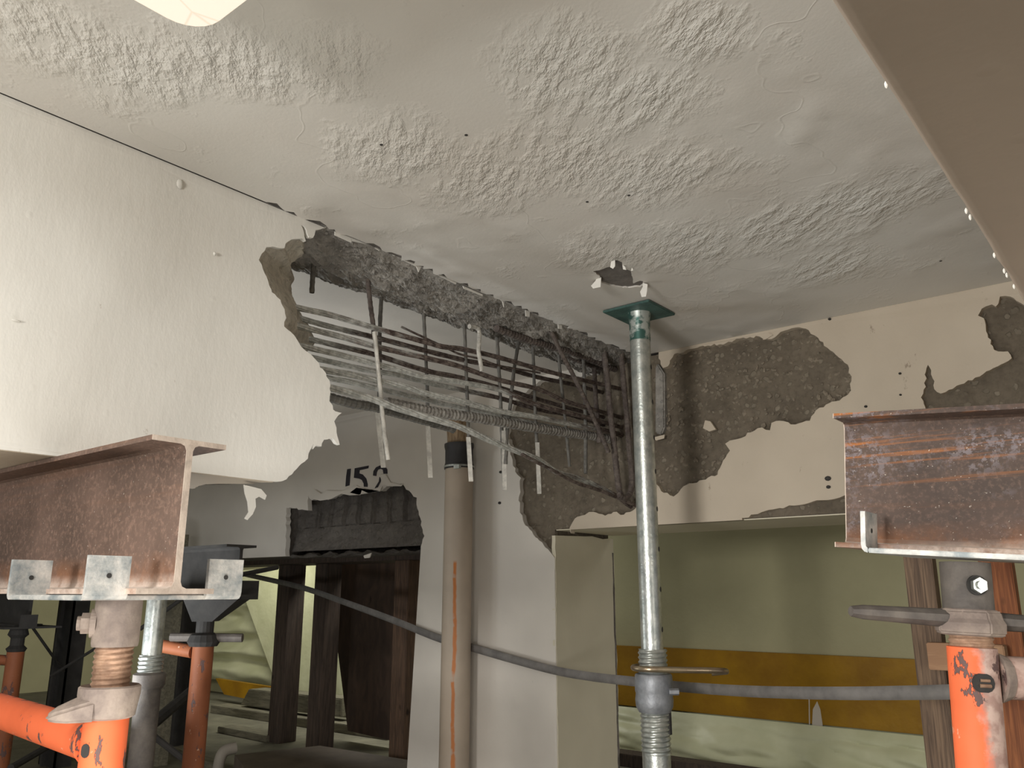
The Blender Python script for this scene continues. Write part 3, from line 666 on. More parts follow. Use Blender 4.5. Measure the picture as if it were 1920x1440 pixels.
V = [([(588, 470), (588, 500), (586, 525), (585, 549)], RB_M, -1.36, .0055, 'short grey bar stub hanging alone at the left of the gap'),
 ([(688, 498), (691, 540), (697, 590), (702, 630)], RB_D, -1.345, .0055, 'dark upper stirrup leg leaning onto the topmost strand'),
 ([(702, 622), (706, 660), (711, 710), (716, 765), (722, 820), (728, 862)], RB_L, -1.30, .0048, 'long pale flat-ended stirrup leg crossing in front of the strands'),
 ([(717, 512), (715, 560), (712, 620), (712, 700), (711, 770), (715, 825), (719, 877)], RB_M, -1.40, .005, 'grey stirrup leg behind the long pale one'),
 ([(793, 550), (795, 600), (798, 660), (801, 730), (803, 800), (807, 896)], RB_M, -1.40, .0045, 'thin grey stirrup leg with a pale end left of the capped pipe'),
 ([(869, 578), (872, 640), (875, 720), (878, 800), (880, 850), (883, 903)], RB_M, -1.38, .0045, 'thin stirrup leg whose pale end hangs over the pipe edge'),
 ([(880, 612), (893, 614), (899, 624), (897, 655), (900, 675), (903, 696)], RB_L, -1.30, .0055, 'bent hook bar ending on the second front strand'),
 ([(931, 615), (934, 670), (938, 740), (941, 812), (943, 860), (946, 919)], RB_M, -1.38, .0048, 'stirrup leg hanging in front of the torn plaster edge'),
 ([(973, 636), (968, 668), (963, 700), (957, 759), (951, 806), (948, 870)], RB_M, -1.37, .005, 'leaning stirrup leg beside the torn plaster edge'),
 ([(999, 645), (1001, 700), (1004, 782), (1008, 860), (1011, 926)], RB_M, -1.37, .0045, 'thin stirrup leg over the dark corner concrete'),
 ([(1047, 660), (1051, 705), (1057, 760), (1063, 820), (1068, 875)], RB_M, -1.36, .0045, 'thin stirrup leg just right of the slanted bar top'),
 ([(1094, 668), (1096, 730), (1098, 800), (1098, 888)], RB_M, -1.34, .0055, 'greyish stirrup leg between the slanted bar and the thick rusty one'),
 ([(1033, 620), (1053, 663), (1072, 698), (1088, 730), (1101, 757), (1112, 782), (1126, 812), (1141, 848)], RB_D, -1.28, .0065, 'slanted dark bar crossing in front of all the strands'),
 ([(1132, 648), (1135, 680), (1138, 705), (1142, 750), (1146, 790), (1152, 840), (1157, 890), (1163, 928)], RB_D, -1.285, .009, 'thick flaking vertical bar left of the prop'),
 ([(1164, 655), (1167, 690), (1170, 724), (1175, 777), (1180, 841), (1185, 900), (1181, 925), (1171, 934), (1160, 928)], RB_D, -1.262, .0085, 'thick rusty bar with a U-shaped foot beside the prop'),
 ([(1114, 690), (1118, 760), (1124, 830)], RB_D, -1.33, .007, 'black short bar in the corner behind the thick flaking bar')]
for vi, (px, mt, x, r, lb) in enumerate(V):
  ob = bar(px, x, mt, lb, r, ribs=(r > .0052), name='stirrup_bar', cat='bar', grp='stirrup legs in the broken beam')
  if vi == 3: pass
  tp_ = {3: None, 4: [(802, 794), (807, 896)], 5: [(878, 820), (883, 903)], 7: [(944, 808), (946, 919)], 9: [(1007, 830), (1011, 926)], 2: None}.get(vi)
  if vi == 3: tp_ = [(708, 775), (719, 877)]
  if tp_:
    a_, b_ = on(*tp_[0], x=x + .004), on(*tp_[1], x=x + .004); w_ = Vector((0, 0, 1)).cross((b_ - a_)).normalized() if False else Vector((.775, .632, 0))
    mb = MB(); mb.prism([a_ - w_ * .0055, a_ + w_ * .0055, b_ + w_ * .0055, b_ - w_ * .0055], (.003, -.003, 0)); mb.build('flat_tip', RB_L, ob)['label'] = 'pale flat lower tip'

# ================================================================= PIPE ON THE COLUMN
yp = 2.045
t0, t1 = on(861, 878, y=yp), on(851, 1440, y=yp); t1 = t1 + (t1 - t0) * ((t1.z - ZF) / (t0.z - t1.z))
pp = thing('vertical_pipe', 'beige vertical pipe with black rubber collar and orange rust streak', 'pipe', (t1.x, yp, ZF))
def al(a, b, s): return a + (b - a) * s
mb = MB(); mb.tube([al(t0, t1, k / 30) for k in range(31)], .0475, 32); mb.build('pipe_body', PIPE, pp, smooth=True)
ct = on(861, 833, y=yp); cb = on(861, 880, y=yp)
mb = MB(); mb.tube([al(ct, cb, k / 8) for k in range(9)], lambda i, a, L: .0475 + (.003 if i in (0, 1, 7, 8) else 0), 32); mb.build('rubber_collar', RUBBER, pp, smooth=True, label=None) if False else mb.build('rubber_collar', RUBBER, pp, smooth=True)
mb = MB(); q = on(861, 874, y=yp); mb.tube([q, q - Vector((0, 0, .006))], .0515, 32); qq = on(857, 874, y=yp - .055); mb.box((qq.x - .012, qq.y - .004, qq.z - .008), (qq.x + .012, qq.y + .006, qq.z + .004)); mb.build('hose_clamp', GALV, pp)
wt = on(858, 782, y=yp); mb = MB(); mb.tube([al(wt, ct, k / 10) for k in range(11)], lambda i, a, L: .040 + .003 * noise.noise((a * 3, L * 20, 0)), 40)
mb.build('fibre_wrap', wood_mat('frayed_brown_fibre', (158, 136, 108), (112, 92, 70), (30, 30, 2)), pp)

# ================================================================= FLAT CABLE
cpx = [(425, 1068, 2.9), (455, 1076, 2.75), (560, 1100, 2.45), (640, 1127, 2.3), (735, 1162, 2.14), (820, 1196, 2.105), (880, 1213, 2.10), (960, 1236, 2.10), (1040, 1257, 2.10)]
P = [on(a, b, y=c) for a, b, c in cpx]
e = P[-1]
P += [on(1110, 1269, y=2.08), on(1190, 1278, y=2.02), on(1280, 1288, y=1.96), on(1400, 1296, y=1.88), on(1500, 1299, y=1.80), on(1600, 1300, y=1.74), on(1700, 1299, y=1.70), on(1790, 1297, y=1.66), on(1990, 1290, y=1.6)]
path = smooth_path(P, 10)
def flat(i, a, L):
    h, w = .0125, .005
    return 1 / math.sqrt((math.cos(a) / h) ** 2 + (math.sin(a) / w) ** 2)
mb = MB(); mb.sweep(path, flat, 14); tag(mb.build('cable', CABLE, smooth=True), 'grey flat cable sagging across the column and behind the steel prop', 'cable')

# ================================================================= STEEL PROP
cxp, cyp = -1.020, 1.767
pr = thing('steel_prop', 'galvanised adjustable steel prop with square green top plate', 'prop', (cxp, cyp, ZF))
mb = MB(); mb.box((cxp - .0675, cyp - .0675, ZC - .008), (cxp + .0675, cyp + .0675, ZC - .002)); mb.build('top_plate', GREENPL, pr, bevel=.0015)
zz1 = zat(1232, cxp, cyp)
mb = MB(); mb.lathe(cxp, cyp, [(.0255, zz1 - .03), (.0255, ZC - .008)], 36); mb.build('inner_tube', GALV, pr, smooth=True)
mb = MB(); mb.lathe(cxp, cyp, [(.0262, zat(640, cxp, cyp)), (.0268, ZC - .030), (.031, ZC - .008)], 32, lambda v: v + Vector((0, 0, .004 * noise.noise((v.x * 90, v.y * 90, 0)) if v.z < ZC - .05 else 0)))
mb.build('green_neck', NECK, pr, smooth=True)
dirh = Vector((CY, SY, 0)) * .93 + Vector((SY, -CY, 0)) * .37; dirh.normalize()
for py in (628, 690, 755, 822, 885, 955, 1030, 1105, 1180):
    z = zat(py, cxp, cyp); c = Vector((cxp, cyp, z)) + dirh * .0225; mb = MB(); mb.tube([c, c + dirh * .0034], .0062, 14); mb.build('pin_hole', DARK, pr)
def thread(cx, cy, z0, z1, r, pitch, amp, mat, parent, name='thread', n=32, T=None):
    mb = MB(); prof = []; m = int((z1 - z0) / pitch * 6)
    base = len(mb.v)
    for i in range(m + 1):
        z = z0 + (z1 - z0) * i / m
        for k in range(n):
            a = 2 * math.pi * k / n; rr = r + amp * math.cos(2 * math.pi * ((z - z0) / pitch - k / n))
            mb.v.append(Vector((cx + rr * math.cos(a), cy + rr * math.sin(a), z)))
    for i in range(m):
        for k in range(n): a = i * n + k; b = i * n + (k + 1) % n; mb.f.append((a, b, b + n, a + n))
    mb.f.append(tuple(range(n))[::-1]); mb.f.append(tuple(m * n + k for k in range(n)))
    return mb.build(name, mat, parent, smooth=True)
Z = lambda py: zat(py, cxp, cyp)
thread(cxp, cyp, Z(1265), Z(1217), .0322, .0105, .0016, GALV, pr)
thread(cxp, cyp, Z(1413), Z(1328), .0325, .0105, .0016, GALV, pr)
mb = MB(); mb.lathe(cxp, cyp, [(.0318, ZF + .006), (.0318, Z(1408))], 32); mb.build('outer_tube', GALV, pr, smooth=True)
mb = MB(); mb.box((cxp - .06, cyp - .06, ZF), (cxp + .06, cyp + .06, ZF + .006)); mb.build('base_plate', GALV, pr)
mb = MB(); mb.lathe(cxp, cyp, [(.036, Z(1335)), (.042, Z(1325)), (.0435, Z(1312)), (.0415, Z(1300)), (.043, Z(1296)), (.0435, Z(1280)), (.0425, Z(1266)), (.040, Z(1263)), (.033, Z(1262))], 36)
mb.build('collar_nut', GREY_CAST, pr, smooth=True)
hr_ = Vector((CY, SY, 0)); hf = Vector((-SY, CY, 0))
mb = MB(); c = Vector((cxp, cyp, Z(1294))) + hr_ * .028 - hf * .034; mb.tube([c, c + hr_ * .022 - Vector((0, 0, .0))], .0075, 6); mb.build('lug', GREY_CAST, pr)
c = Vector((cxp, cyp, Z(1252)))
loop = []
for k in range(9): a = math.radians(90 + 22.5 * k); loop.append(c + hr_ * (.045 * math.cos(a) - .0) + hf * (.042 * math.sin(a)))
loop += [c + hr_ * .06 - hf * .046 + Vector((0, 0, -.001)), c + hr_ * .12 - hf * .044 + Vector((0, 0, -.002)), c + hr_ * .15 - hf * .034 + Vector((0, 0, -.004)), c + hr_ * .165 - hf * .014 + Vector((0, 0, -.007)),
         c + hr_ * .158 + hf * .006 + Vector((0, 0, -.010)), c + hr_ * .138 + hf * .014 + Vector((0, 0, -.0125))]
mb = MB(); mb.tube(smooth_path(loop, 5), .0068, 14); mb.build('turning_handle', ROD, pr, smooth=True)
mb = MB(); q = Vector((cxp, cyp, 0)) + dirh * .0335; mb.box((q.x - .004, q.y - .005, Z(1376)), (q.x + .002, q.y + .005, Z(1334))); mb.build('slot', DARK, pr)

# ================================================================= I-BEAMS
def ibeam(mb, x0, x1, yc, zt, h, bw, tf, tw, T=None):
    r = .008; hw = bw / 2; t = tw / 2; zb = zt - h
    half = [(hw, zt), (hw, zt - tf), (t + r, zt - tf), (t + r * .3, zt - tf - r * .3), (t, zt - tf - r), (t, zb + tf + r), (t + r * .3, zb + tf + r * .3), (t + r, zb + tf), (hw, zb + tf), (hw, zb)]
    sec = half + [(-a, b) for a, b in half[::-1]]
    pts = [Vector((x0, yc + a, b)) for a, b in sec]; q = [Vector((x1, yc + a, b)) for a, b in sec]
    n = len(pts); vs = pts + q
    if T: vs = [T(v) for v in vs]
    mb.add(vs, [tuple(range(n)), tuple(range(n, 2 * n))[::-1]] + [(i, (i + 1) % n, (i + 1) % n + n, i + n) for i in range(n)])
def end_frame(mb, x, yc, zt, h, bw, tf, tw, T=None, th=.0012):
    ibeam(mb, x, x + th, yc, zt, h, bw, tf, tw, T)
EDGE = steel_edge_mat('bare_cut_steel_edge', (206, 190, 174), (176, 160, 146), 40, .6, .25)
lb = thing('steel_i_beam', 'rusty brown steel I-beam under the cream beam at left', 'beam', (-.966, .542, -.003), 'shoring I-beams')
mb = MB(); ibeam(mb, -3.3, -.9665, .542, ZB - .0015, .189, .1, .0065, .0085); mb.build('beam_body', RUST_L, lb)
mb = MB(); end_frame(mb, -.9665, .542, ZB - .0015, .189, .1, .0065, .0085); mb.build('cut_end', EDGE, lb)
# right beam tilts down to the right
TA = math.radians(-4.5); piv = Vector((-.231, 0, .045))
def TR(v):
    d = v - piv; c, s = math.cos(TA), math.sin(TA)
    return Vector((piv.x + d.x * c - d.z * s, v.y, piv.z + d.x * s + d.z * c))
rbm2 = thing('steel_i_beam', 'rust and mill-scale streaked steel I-beam at right, whitish dusty lower flange', 'beam', (-.37, 1.19, .05), 'shoring I-beams')
mb = MB(); ibeam(mb, -.3745, 1.3, 1.19, .047 + .180, .180, .1, .0065, .0085, TR); mb.build('beam_body', RUST_R, rbm2)
mb = MB(); end_frame(mb, -.3757, 1.19, .047 + .180, .180, .1, .0065, .0085, TR); mb.build('cut_end', EDGE, rbm2)

# ================================================================= SCREW JACKS WITH FORK HEADS
def head(parent, x0, x1, y0, y1, zt, mat, tabs, T=None, hole=True, tw=.05, th=.051, t=.006):
    mb = MB(); mb.box((x0, y0, zt - t), (x1, y1, zt), T); mb.build('head_plate', mat, parent, bevel=.0012)
    for (side, ya) in tabs:
        xa = x0 if side < 0 else x1; s = -side
        prof = [(0, 0), (.004 * s * -1, .0012), (-.0068 * s, .0045), (-.008 * s, .010), (-.008 * s, th)]
        inn = [(0, t), (-.001 * s, t + .0008), (-.002 * s, t + .002), (-.0022 * s, .012), (-.0022 * s, th)]
        pts = [Vector((xa + a, ya, zt - t + b)) for a, b in prof] + [Vector((xa + a, ya, zt - t + b)) for a, b in inn[::-1]]
        vs = pts + [p + Vector((0, tw, 0)) for p in pts]; n = len(pts)
        if T: vs = [T(v) for v in vs]
        mb = MB(); mb.add(vs, [tuple(range(n))[::-1], tuple(range(n, 2 * n))] + [(i, (i + 1) % n, (i + 1) % n + n, i + n) for i in range(n)])
        o = mb.build('fork_tab', mat, parent)
        if hole:
            c = Vector((xa - .0085 * s, ya + tw / 2, zt - t + th * .55)); xx = Vector((1, 0, 0))
            a, b = c - xx * s * .0004, c + xx * s * .0070
            if T: a, b = T(a), T(b)
            mb = MB(); mb.tube([a, b], .0030, 12); mb.build('bolt_hole', DARK, o)
# --- left jack
jx, jy = -1.107, .5435
J = thing('screw_jack', 'dusty screw jack with fork head and cup nut carrying the left I-beam', 'jack', (jx, jy, zat(1400, jx, jy)), 'shoring screw jacks')
head(J, -1.207, -1.0, .446, .649, -.0035, PLATE, [(-1, .446), (1, .446), (1, .599), (-1, .599)])
Zl = lambda py: zat(py, jx, jy)
mb = MB(); mb.lathe(jx, jy, [(.0275, Zl(1212)), (.0285, Zl(1205)), (.0285, -.010)], 32); mb.build('sleeve', CAST, J, smooth=True)
thread(jx, jy, Zl(1310), Zl(1208), .0228, .0068, .0010, SCREW, J, 'jack_screw')
mb = MB(); mb.lathe(jx, jy, [(.0235, Zl(1302)), (.031, Zl(1292)), (.0345, Zl(1284)), (.0368, Zl(1287)), (.037, Zl(1300)), (.0345, Zl(1325)), (.033, Zl(1342)), (.029, Zl(1346))], 36)
mb.build('cup_nut', CAST, J, smooth=True)
wd = (-hr_ * .92 - hf * .38).normalized(); ws = Vector((-wd.y, wd.x, 0)); cw = Vector((jx, jy, 0))
mb = MB()
rings = [(.012, .034, Zl(1292), Zl(1346)), (.030, .032, Zl(1302), Zl(1347)), (.044, .027, Zl(1312), Zl(1348)), (.058, .020, Zl(1322), Zl(1347)), (.068, .010, Zl(1334), Zl(1345))]
for (d, w, zt, zb) in rings:
    mb.v += [cw + wd * d + ws * (w * a) + Vector((0, 0, zb + (zt - zb) * b)) for a, b in ((-1, 0), (-1, .7), (-.5, 1), (.5, 1), (1, .7), (1, 0))]
for i in range(4):
    for k in range(6): a = i * 6 + k; b = i * 6 + (k + 1) % 6; mb.f.append((a, b, b + 6, a + 6))
mb.f += [tuple(range(6)), tuple(range(24, 30))]; mb.build('nut_wing', CAST, J, smooth=True, bevel=.004)
bz = Zl(1168); bd = (-hr_ * .93 - hf * .36).normalized(); c = Vector((jx, jy, bz))
mb = MB(); mb.tube([c + bd * .024, c + bd * .031], .018, 24); mb.tube([c + bd * .031, c + bd * .042], .013, 6); mb.tube([c + bd * .042, c + bd * .047], .009, 12); mb.build('bolt', CAST, J)
# --- left orange frame
Fm = thing('shoring_frame', 'bright orange scaffold frame leg and ledger at lower left', 'scaffold', (jx, jy, ZF), 'orange shoring frames')
mb = MB(); mb.lathe(jx, jy, [(.0268, ZF), (.0268, Zl(1343) - .0005), (.024, Zl(1343))], 36); mb.build('leg', ORANGE, Fm, smooth=True)
lz = Zl(1396); ld = (on(0, 1338, d=1) - on(150, 1382, d=1)); 
a = Vector((jx, jy, lz)); b = on(-60, 1322, y=.60); b.z = lz; vdir = (b - a).normalized(); b = a + vdir * .75
mb = MB(); mb.tube([a + vdir * .022, b], .0250, 28); mb.build('ledger_tube', ORANGE, Fm, smooth=True)
mb = MB(); mb.tube([a + vdir * .023, a + vdir * .030], lambda i, aa, L: .029 - .003 * i, 24); mb.build('weld_bead', ORANGE, Fm)
c = Vector((jx, jy, Zl(1401))) + (-hf * .93 - hr_ * .37) * .0262; mb = MB(); mb.sweep([c + hf * .001, c - hf * .0012 - hr_ * .0006], lambda i, a, L: .0055 * (1 + .5 * abs(math.sin(a + math.pi / 2))), 14); mb.build('lock_hole', DARK, Fm)
# --- right jack
kx, ky = -.232, 1.190
K = thing('screw_jack', 'grey screw jack with long bar nut carrying the right I-beam', 'jack', (kx, ky, zat(1220, kx, ky)), 'shoring screw jacks')
head(K, -.319, -.113, 1.09, 1.292, .0465, PLATE, [(-1, 1.09), (1, 1.09), (1, 1.242), (-1, 1.242)], TR)
Zr = lambda py: zat(py, kx, ky)
RM = Matrix.Rotation(math.radians(2.8), 3, Vector((-SY, CY, 0)))
PV = Vector((kx, ky, .036))
def GT(v): return PV + RM @ (v - PV)
mb = MB(); mb.lathe(kx, ky, [(.0300, Zr(1150)), (.0290, Zr(1148)), (.0290, .036)], 32); mb.build('sleeve', CAST_D, K, smooth=True)
mb = MB(); c = Vector((kx, ky, Zr(1098))) - hf * .0275 - hr_ * .003; mb.tube([c, c - hf * .004], .012, 20); mb.build('bolt_hole', DARK, K)
mb = MB(); mb.tube([c - hf * .003, c - hf * .010], .0095, 6); mb.tube([c - hf * .010, c - hf * .013], .005, 12); mb.build('bolt', GALV, K)
mb = MB(); mb.lathe(kx, ky, [(.034, Zr(1192)), (.040, Zr(1188)), (.041, Zr(1168)), (.038, Zr(1160)), (.036, Zr(1146)), (.033, Zr(1142))], 8); mb.build('hub_nut', CAST, K, bevel=.002)
for s, L_ in ((-1, .150), (1, .150)):
    mb = MB(); c0_ = Vector((kx, ky, Zr(1162))); d = (hr_ * s * .97 - hf * .05 + Vector((0, 0, .02 * -s))).normalized()
    pth = [c0_ + d * (.03 + (L_ - .03) * k / 8) for k in range(9)]
    mb.sweep(pth, lambda i, a, L: (.0140 - .0035 * i / 8) * (1 if abs(math.cos(a)) < .8 else .8) * (.75 if i == 8 else 1), 10); mb.build('bar_handle', CAST_D, K, smooth=True)
thread(kx, ky, Zr(1218), Zr(1186), .0245, .0068, .0010, SCREW, K, 'jack_screw')
Fr = thing('shoring_frame', 'orange scaffold frame leg at right with pale dusty side', 'scaffold', (kx, ky, ZF), 'orange shoring frames')
mb = MB(); mb.lathe(kx, ky, [(.0280, ZF), (.0280, Zr(1214)), (.0255, Zr(1213))], 36); mb.build('leg', ORANGE_R, Fr, smooth=True)
a = Vector((kx, ky, Zr(1268))); b = a + (hr_ * .985 + hf * .05).normalized() * .6; vd = (b - a).normalized()
mb = MB(); mb.tube([a + vd * .025, b], .0255, 28); mb.build('ledger_tube', orange_mat('dusty_orange_ledger', (232, 110, 70), dust=.50), Fr, smooth=True)
mb = MB(); mb.tube([a + vd * .025, a + vd * .037], lambda i, aa, L: .031 - .004 * i + .001 * noise.noise((aa * 5, 0, 0)), 24); mb.build('weld_bead', CAST, Fr)
c = Vector((kx, ky, Zr(1277))) - hf * .0270 - hr_ * .004
mb = MB(); mb.sweep([c + hf * .001, c - hf * .0018], lambda i, a, L: .0105 * (1 + .25 * abs(math.sin(a))), 16); hh = mb.build('lock_hole', DARK, Fr)
mb = MB(); mb.tube([c - hf * .0022 - hr_ * .005 - Vector((0, 0, .003)), c - hf * .0022 + hr_ * .008 - Vector((0, 0, .003))], .0022, 8); mb.tube([c - hf * .0022 - hr_ * .004 + Vector((0, 0, .003)), c - hf * .0022 + hr_ * .007 + Vector((0, 0, .003))], .0018, 8); mb.build('screw_glimpse', SCREW, hh)

GT = None
# ================================================================= RIGHT BACKGROUND
def boxpx(x0, x1, y0, y1, yp, th): a = on(x0, y0, y=yp); b = on(x1, y1, y=yp); return a, b
yb_ = 3.58
a = on(1100, 1208, y=yb_); b = on(1100, 1316, y=yb_)
yb2 = thing('painted_board', 'long yellow board across the green wall behind the prop', 'board', (0, yb_, b.z))
mb = MB(); mb.box((-2.7, yb_, b.z), (2.2, yb_ + .035, a.z)); mb.build('board', YELLOW, yb2, bevel=.002)
rnd = random.Random(5); mb = MB()
for q in ([(1522, 1372), (1524, 1330), (1532, 1315), (1538, 1330), (1544, 1370)], [(1516, 1310), (1518, 1310), (1519, 1372), (1517, 1372)]):
    mb.prism([on(x, y, y=yb_ - .001) for x, y in q], (0, .0009, 0))
mb.build('white_scrape', plain('white_scrape_paint', (205, 195, 180)), yb2)
zt_ = b.z - .004
def fold(u, v):
    x = -2.7 + u * 4.8; z = zt_ + .002 - v * (zt_ - ZF - .004)
    n = noise.fractal((x * 2.2 + z * 3, z * 7, 2), 1, 2, 3)
    return (x, 3.56 - .10 * v - .05 * abs(n) * min(1, v * 4), z)
mb = MB(); mb.grid(160, 40, fold); mb.grid(2, 2, lambda u, v: (-2.7 + 4.8 * u, 3.60, ZF + (zt_ - ZF) * v)); tag(mb.build('plastic_sheet', SHEET, smooth=True), 'crumpled pale green sheet hanging below the yellow board', 'sheet')
mb = MB(); mb.box((-2.4, 3.20, ZF), (2.0, 3.30, ZF + .05)); tag(mb.build('timber', WOOD_D, bevel=.003), 'dark timber on the floor below the crumpled green sheet', 'timber')
def stud(px, py, yp_, wx, wy, mat, label, top, grp=None, name='wood_stud', z0=ZF):
    c = on(px, py, y=yp_); mb = MB(); mb.box((c.x - wx / 2, yp_ - wy / 2, z0), (c.x + wx / 2, yp_ + wy / 2, top)); o = mb.build(name, mat, bevel=.002); tag(o, label, 'post', grp); return o
stud(1742, 1200, 2.02, .058, .040, WOOD_G, 'weathered wood stud just left of the right jack', ZB, 'wood studs behind the right jack')
stud(1888, 1200, 2.04, .062, .04, WOOD_O, 'orange-brown wood stud just right of the right jack', ZB, 'wood studs behind the right jack')
stud(1846, 1370, 2.10, .12, .03, WOOD_G, 'wide grey-brown plank low behind the right orange leg', zat(1215, -.3, 2.1), 'wood studs behind the right jack')
a = on(1741, 1204, y=1.985); b = on(1893, 1262, y=1.985); mb = MB(); mb.box((a.x, 1.962, b.z), (b.x, 1.998, a.z)); tag(mb.build('wood_block', BLOCK, bevel=.002), 'short pale wood block nailed across the studs behind the right orange leg', 'block')

# ================================================================= NEXT BAY AND BEYOND (left)
def post(px, py, yp_, w, top, mat, label):
    return stud(px, py, yp_, w, w, mat, label, top, 'timber posts beyond the broken wall', 'timber_post')
HZ = zat(1056, -3.2, 2.6)
post(538, 1230, 2.66, .098, HZ, WOOD_D, 'dark square timber post with the bright sheet on its left')
post(608, 1230, 2.66, .092, HZ, WOOD_D, 'dark square timber post beside the brown plywood')
post(762, 1235, 2.58, .088, HZ, WOOD_B, 'brown timber post against the white column edge')
mb = MB(); mb.box((-5.0, 2.52, HZ + .0005), (-2.25, 2.76, HZ + .10)); tag(mb.build('timber_header', WOOD_D, bevel=.003), 'dark header timber lying on the posts under the ribbed wall', 'beam')
mb = MB(); mb.prism([on(x, y, y=2.86) for x, y in [(600, 1040), (748, 1040), (748, 1392), (652, 1370), (629, 1186)]], (0, .018, 0)); tag(mb.build('plywood_panel', PLY), 'brown knotty plywood panel leaning between two posts', 'panel')
# pale sheets
P = [on(x, y, y=3.36) for x, y in [(440, 1070), (900, 1040), (900, 1335), (560, 1318), (524, 1300), (500, 1235)]]
mb = MB(); mb.prism(P, (0, .012, 0)); tag(mb.build('plastic_sheet', SHEET), 'flat pale sheet glowing between the dark timber posts', 'sheet')
a = on(395, 1105, y=3.50); b = on(560, 1275, y=3.50); z0_ = zat(1272, a.x, 3.5)
def pleat(u, v):
    z = z0_ + v * (a.z + .12 - z0_); x = a.x - .45 + u * 1.4
    return (x, 3.50 - .028 * math.sin(z * 42 + noise.noise((x * 2, z * 5, 0)) * 2) - .02 * noise.noise((x * 5, z * 20, 1)), z)
mb = MB(); mb.grid(40, 90, pleat); mb.grid(2, 2, lambda u, v: (a.x - .45 + 1.4 * u, 3.545, z0_ + (a.z + .12 - z0_) * v)); tag(mb.build('plastic_sheet', SHEET, smooth=True), 'horizontally pleated yellow-green sheet beside the dark orange leg', 'sheet')
mb = MB(); P = [on(x, y, y=3.30) for x, y in [(404, 1272), (520, 1290), (520, 1316), (470, 1312), (420, 1302)]]; mb.prism(P, (0, .03, 0)); tag(mb.build('painted_board', YELLOW), 'short yellow board below the pleated sheet', 'board')
mb = MB(); P = [on(x, y, y=3.05) for x, y in [(466, 1292), (640, 1310), (640, 1345), (450, 1322)]]; mb.prism(P, (0, .12, 0)); tag(mb.build('timber', WOOD_P, bevel=.004), 'pale slanting board end in front of the short yellow board', 'timber')
for (p0, p1, h, w, lb_) in (((395, 1322), (725, 1370), .045, .12, 'long pale timber on the floor behind the posts'), ((408, 1362), (500, 1380), .03, .10, 'low grey timber crossing the floor toward the posts'), ((318, 1398), (440, 1452), .03, .06, 'narrow grey timber on the floor beside the dark orange leg')):
    A_, B_ = on(*p0, z=ZF + h), on(*p1, z=ZF + h); d = (B_ - A_).normalized(); s = Vector((-d.y, d.x, 0)) * w
    mb = MB(); mb.prism([A_, B_, B_ + s, A_ + s], (0, 0, -h + .0005)); tag(mb.build('timber', WOOD_P, bevel=.003), lb_, 'timber')
P = [on(x, y, z=ZF + .09) for x, y in [(440, 1415), (600, 1398), (860, 1440), (870, 1520), (520, 1520)]]
mb = MB(); mb.prism(P, (0, 0, -.0895)); tag(mb.build('floor_pad', plain('brown_concrete_pad', (104, 92, 80), (88, 78, 68))), 'low dark concrete pad under the timber posts', 'pad')
# bent pipe end
P = [on(405, 1470, y=2.0), on(412, 1425, y=2.0), on(422, 1408, y=2.02), on(442, 1402, y=2.06)]
mb = MB(); mb.tube(smooth_path(P, 6), .022, 16); tag(mb.build('bent_pipe', plain('grey_pipe', (150, 142, 130)), smooth=True), 'short bent grey pipe end at the floor near the dark orange leg', 'pipe')

def back_jack(px, py_top, fwd, label, w=.030, beam=None):
    r = ray(px, 1250); c = r * (fwd)   # ray has unit forward depth
    x, y = c.x, c.y; zf = lambda py: zat(py, x, y)
    g = thing('shoring_frame', label, 'scaffold', (x, y, ZF), 'dark orange frames in the next bay')
    return g, x, y, zf
# dark orange frame with jack (centre left)
g, x, y, zf = back_jack(378, 1200, 2.45, 'dull orange scaffold leg in the next bay with side tube')
mb = MB(); mb.lathe(x, y, [(.0305, ZF), (.0305, zf(1212))], 24); mb.build('leg', ORANGE_D, g, smooth=True)
mb = MB(); c = Vector((x, y, zf(1222))); mb.tube([c - hr_ * .03, c - hr_ * .135 + hf * .03 + Vector((0, 0, .014))], .019, 18); mb.build('ledger_tube', ORANGE_D, g, smooth=True)
j = thing('screw_jack', 'dark screw jack with splayed head on the dull orange leg', 'jack', (x, y, zf(1212)), 'dark jacks in the next bay')
mb = MB(); mb.lathe(x, y, [(.040, zf(1212) + .0005), (.048, zf(1203)), (.040, zf(1190)), (.026, zf(1186)), (.026, zf(1128))], 16); mb.build('jack_screw', DARK, j)
mb = MB(); c = Vector((x, y, zf(1196))); mb.tube([c - hr_ * .10 + Vector((0, 0, .002)), c + hr_ * .115], .0125, 10); mb.build('bar_handle', CAST_D, j)
zp = zf(1124)
mb = MB(); mb.add([Vector((x, y, 0)) + hr_ * a_ + hf * b_ + Vector((0, 0, z_)) for (a_, b_, z_) in ((-.03, -.03, zf(1165)), (.03, -.03, zf(1165)), (.03, .03, zf(1165)), (-.03, .03, zf(1165)), (-.05, -.06, zp), (.11, -.06, zp), (.11, .06, zp), (-.05, .06, zp))], [(0, 1, 2, 3), (4, 5, 6, 7), (0, 1, 5, 4), (1, 2, 6, 5), (2, 3, 7, 6), (3, 0, 4, 7)]); mb.build('gusset', DARK, j)
mb = MB(); mb.box((x - .11, y - .10, zp), (x + .11, y + .10, zp + .007)); mb.build('head_plate', DARK, j)
c = Vector((x + .11, y + .05, zp)); mb = MB(); mb.box((x + .106, y + .04, zp), (x + .113, y + .10, zp + .055)); mb.build('fork_tab', DARK, j)
mb = MB(); ibeam(mb, x - 2.2, x + .16, y, zp + .007 + .15, .1495, .1, .007, .01); tag(mb.build('steel_i_beam', DARK), 'dark steel I-beam in the next bay seen behind the left I-beam end', 'beam', 'dark I-beams in the next bay')
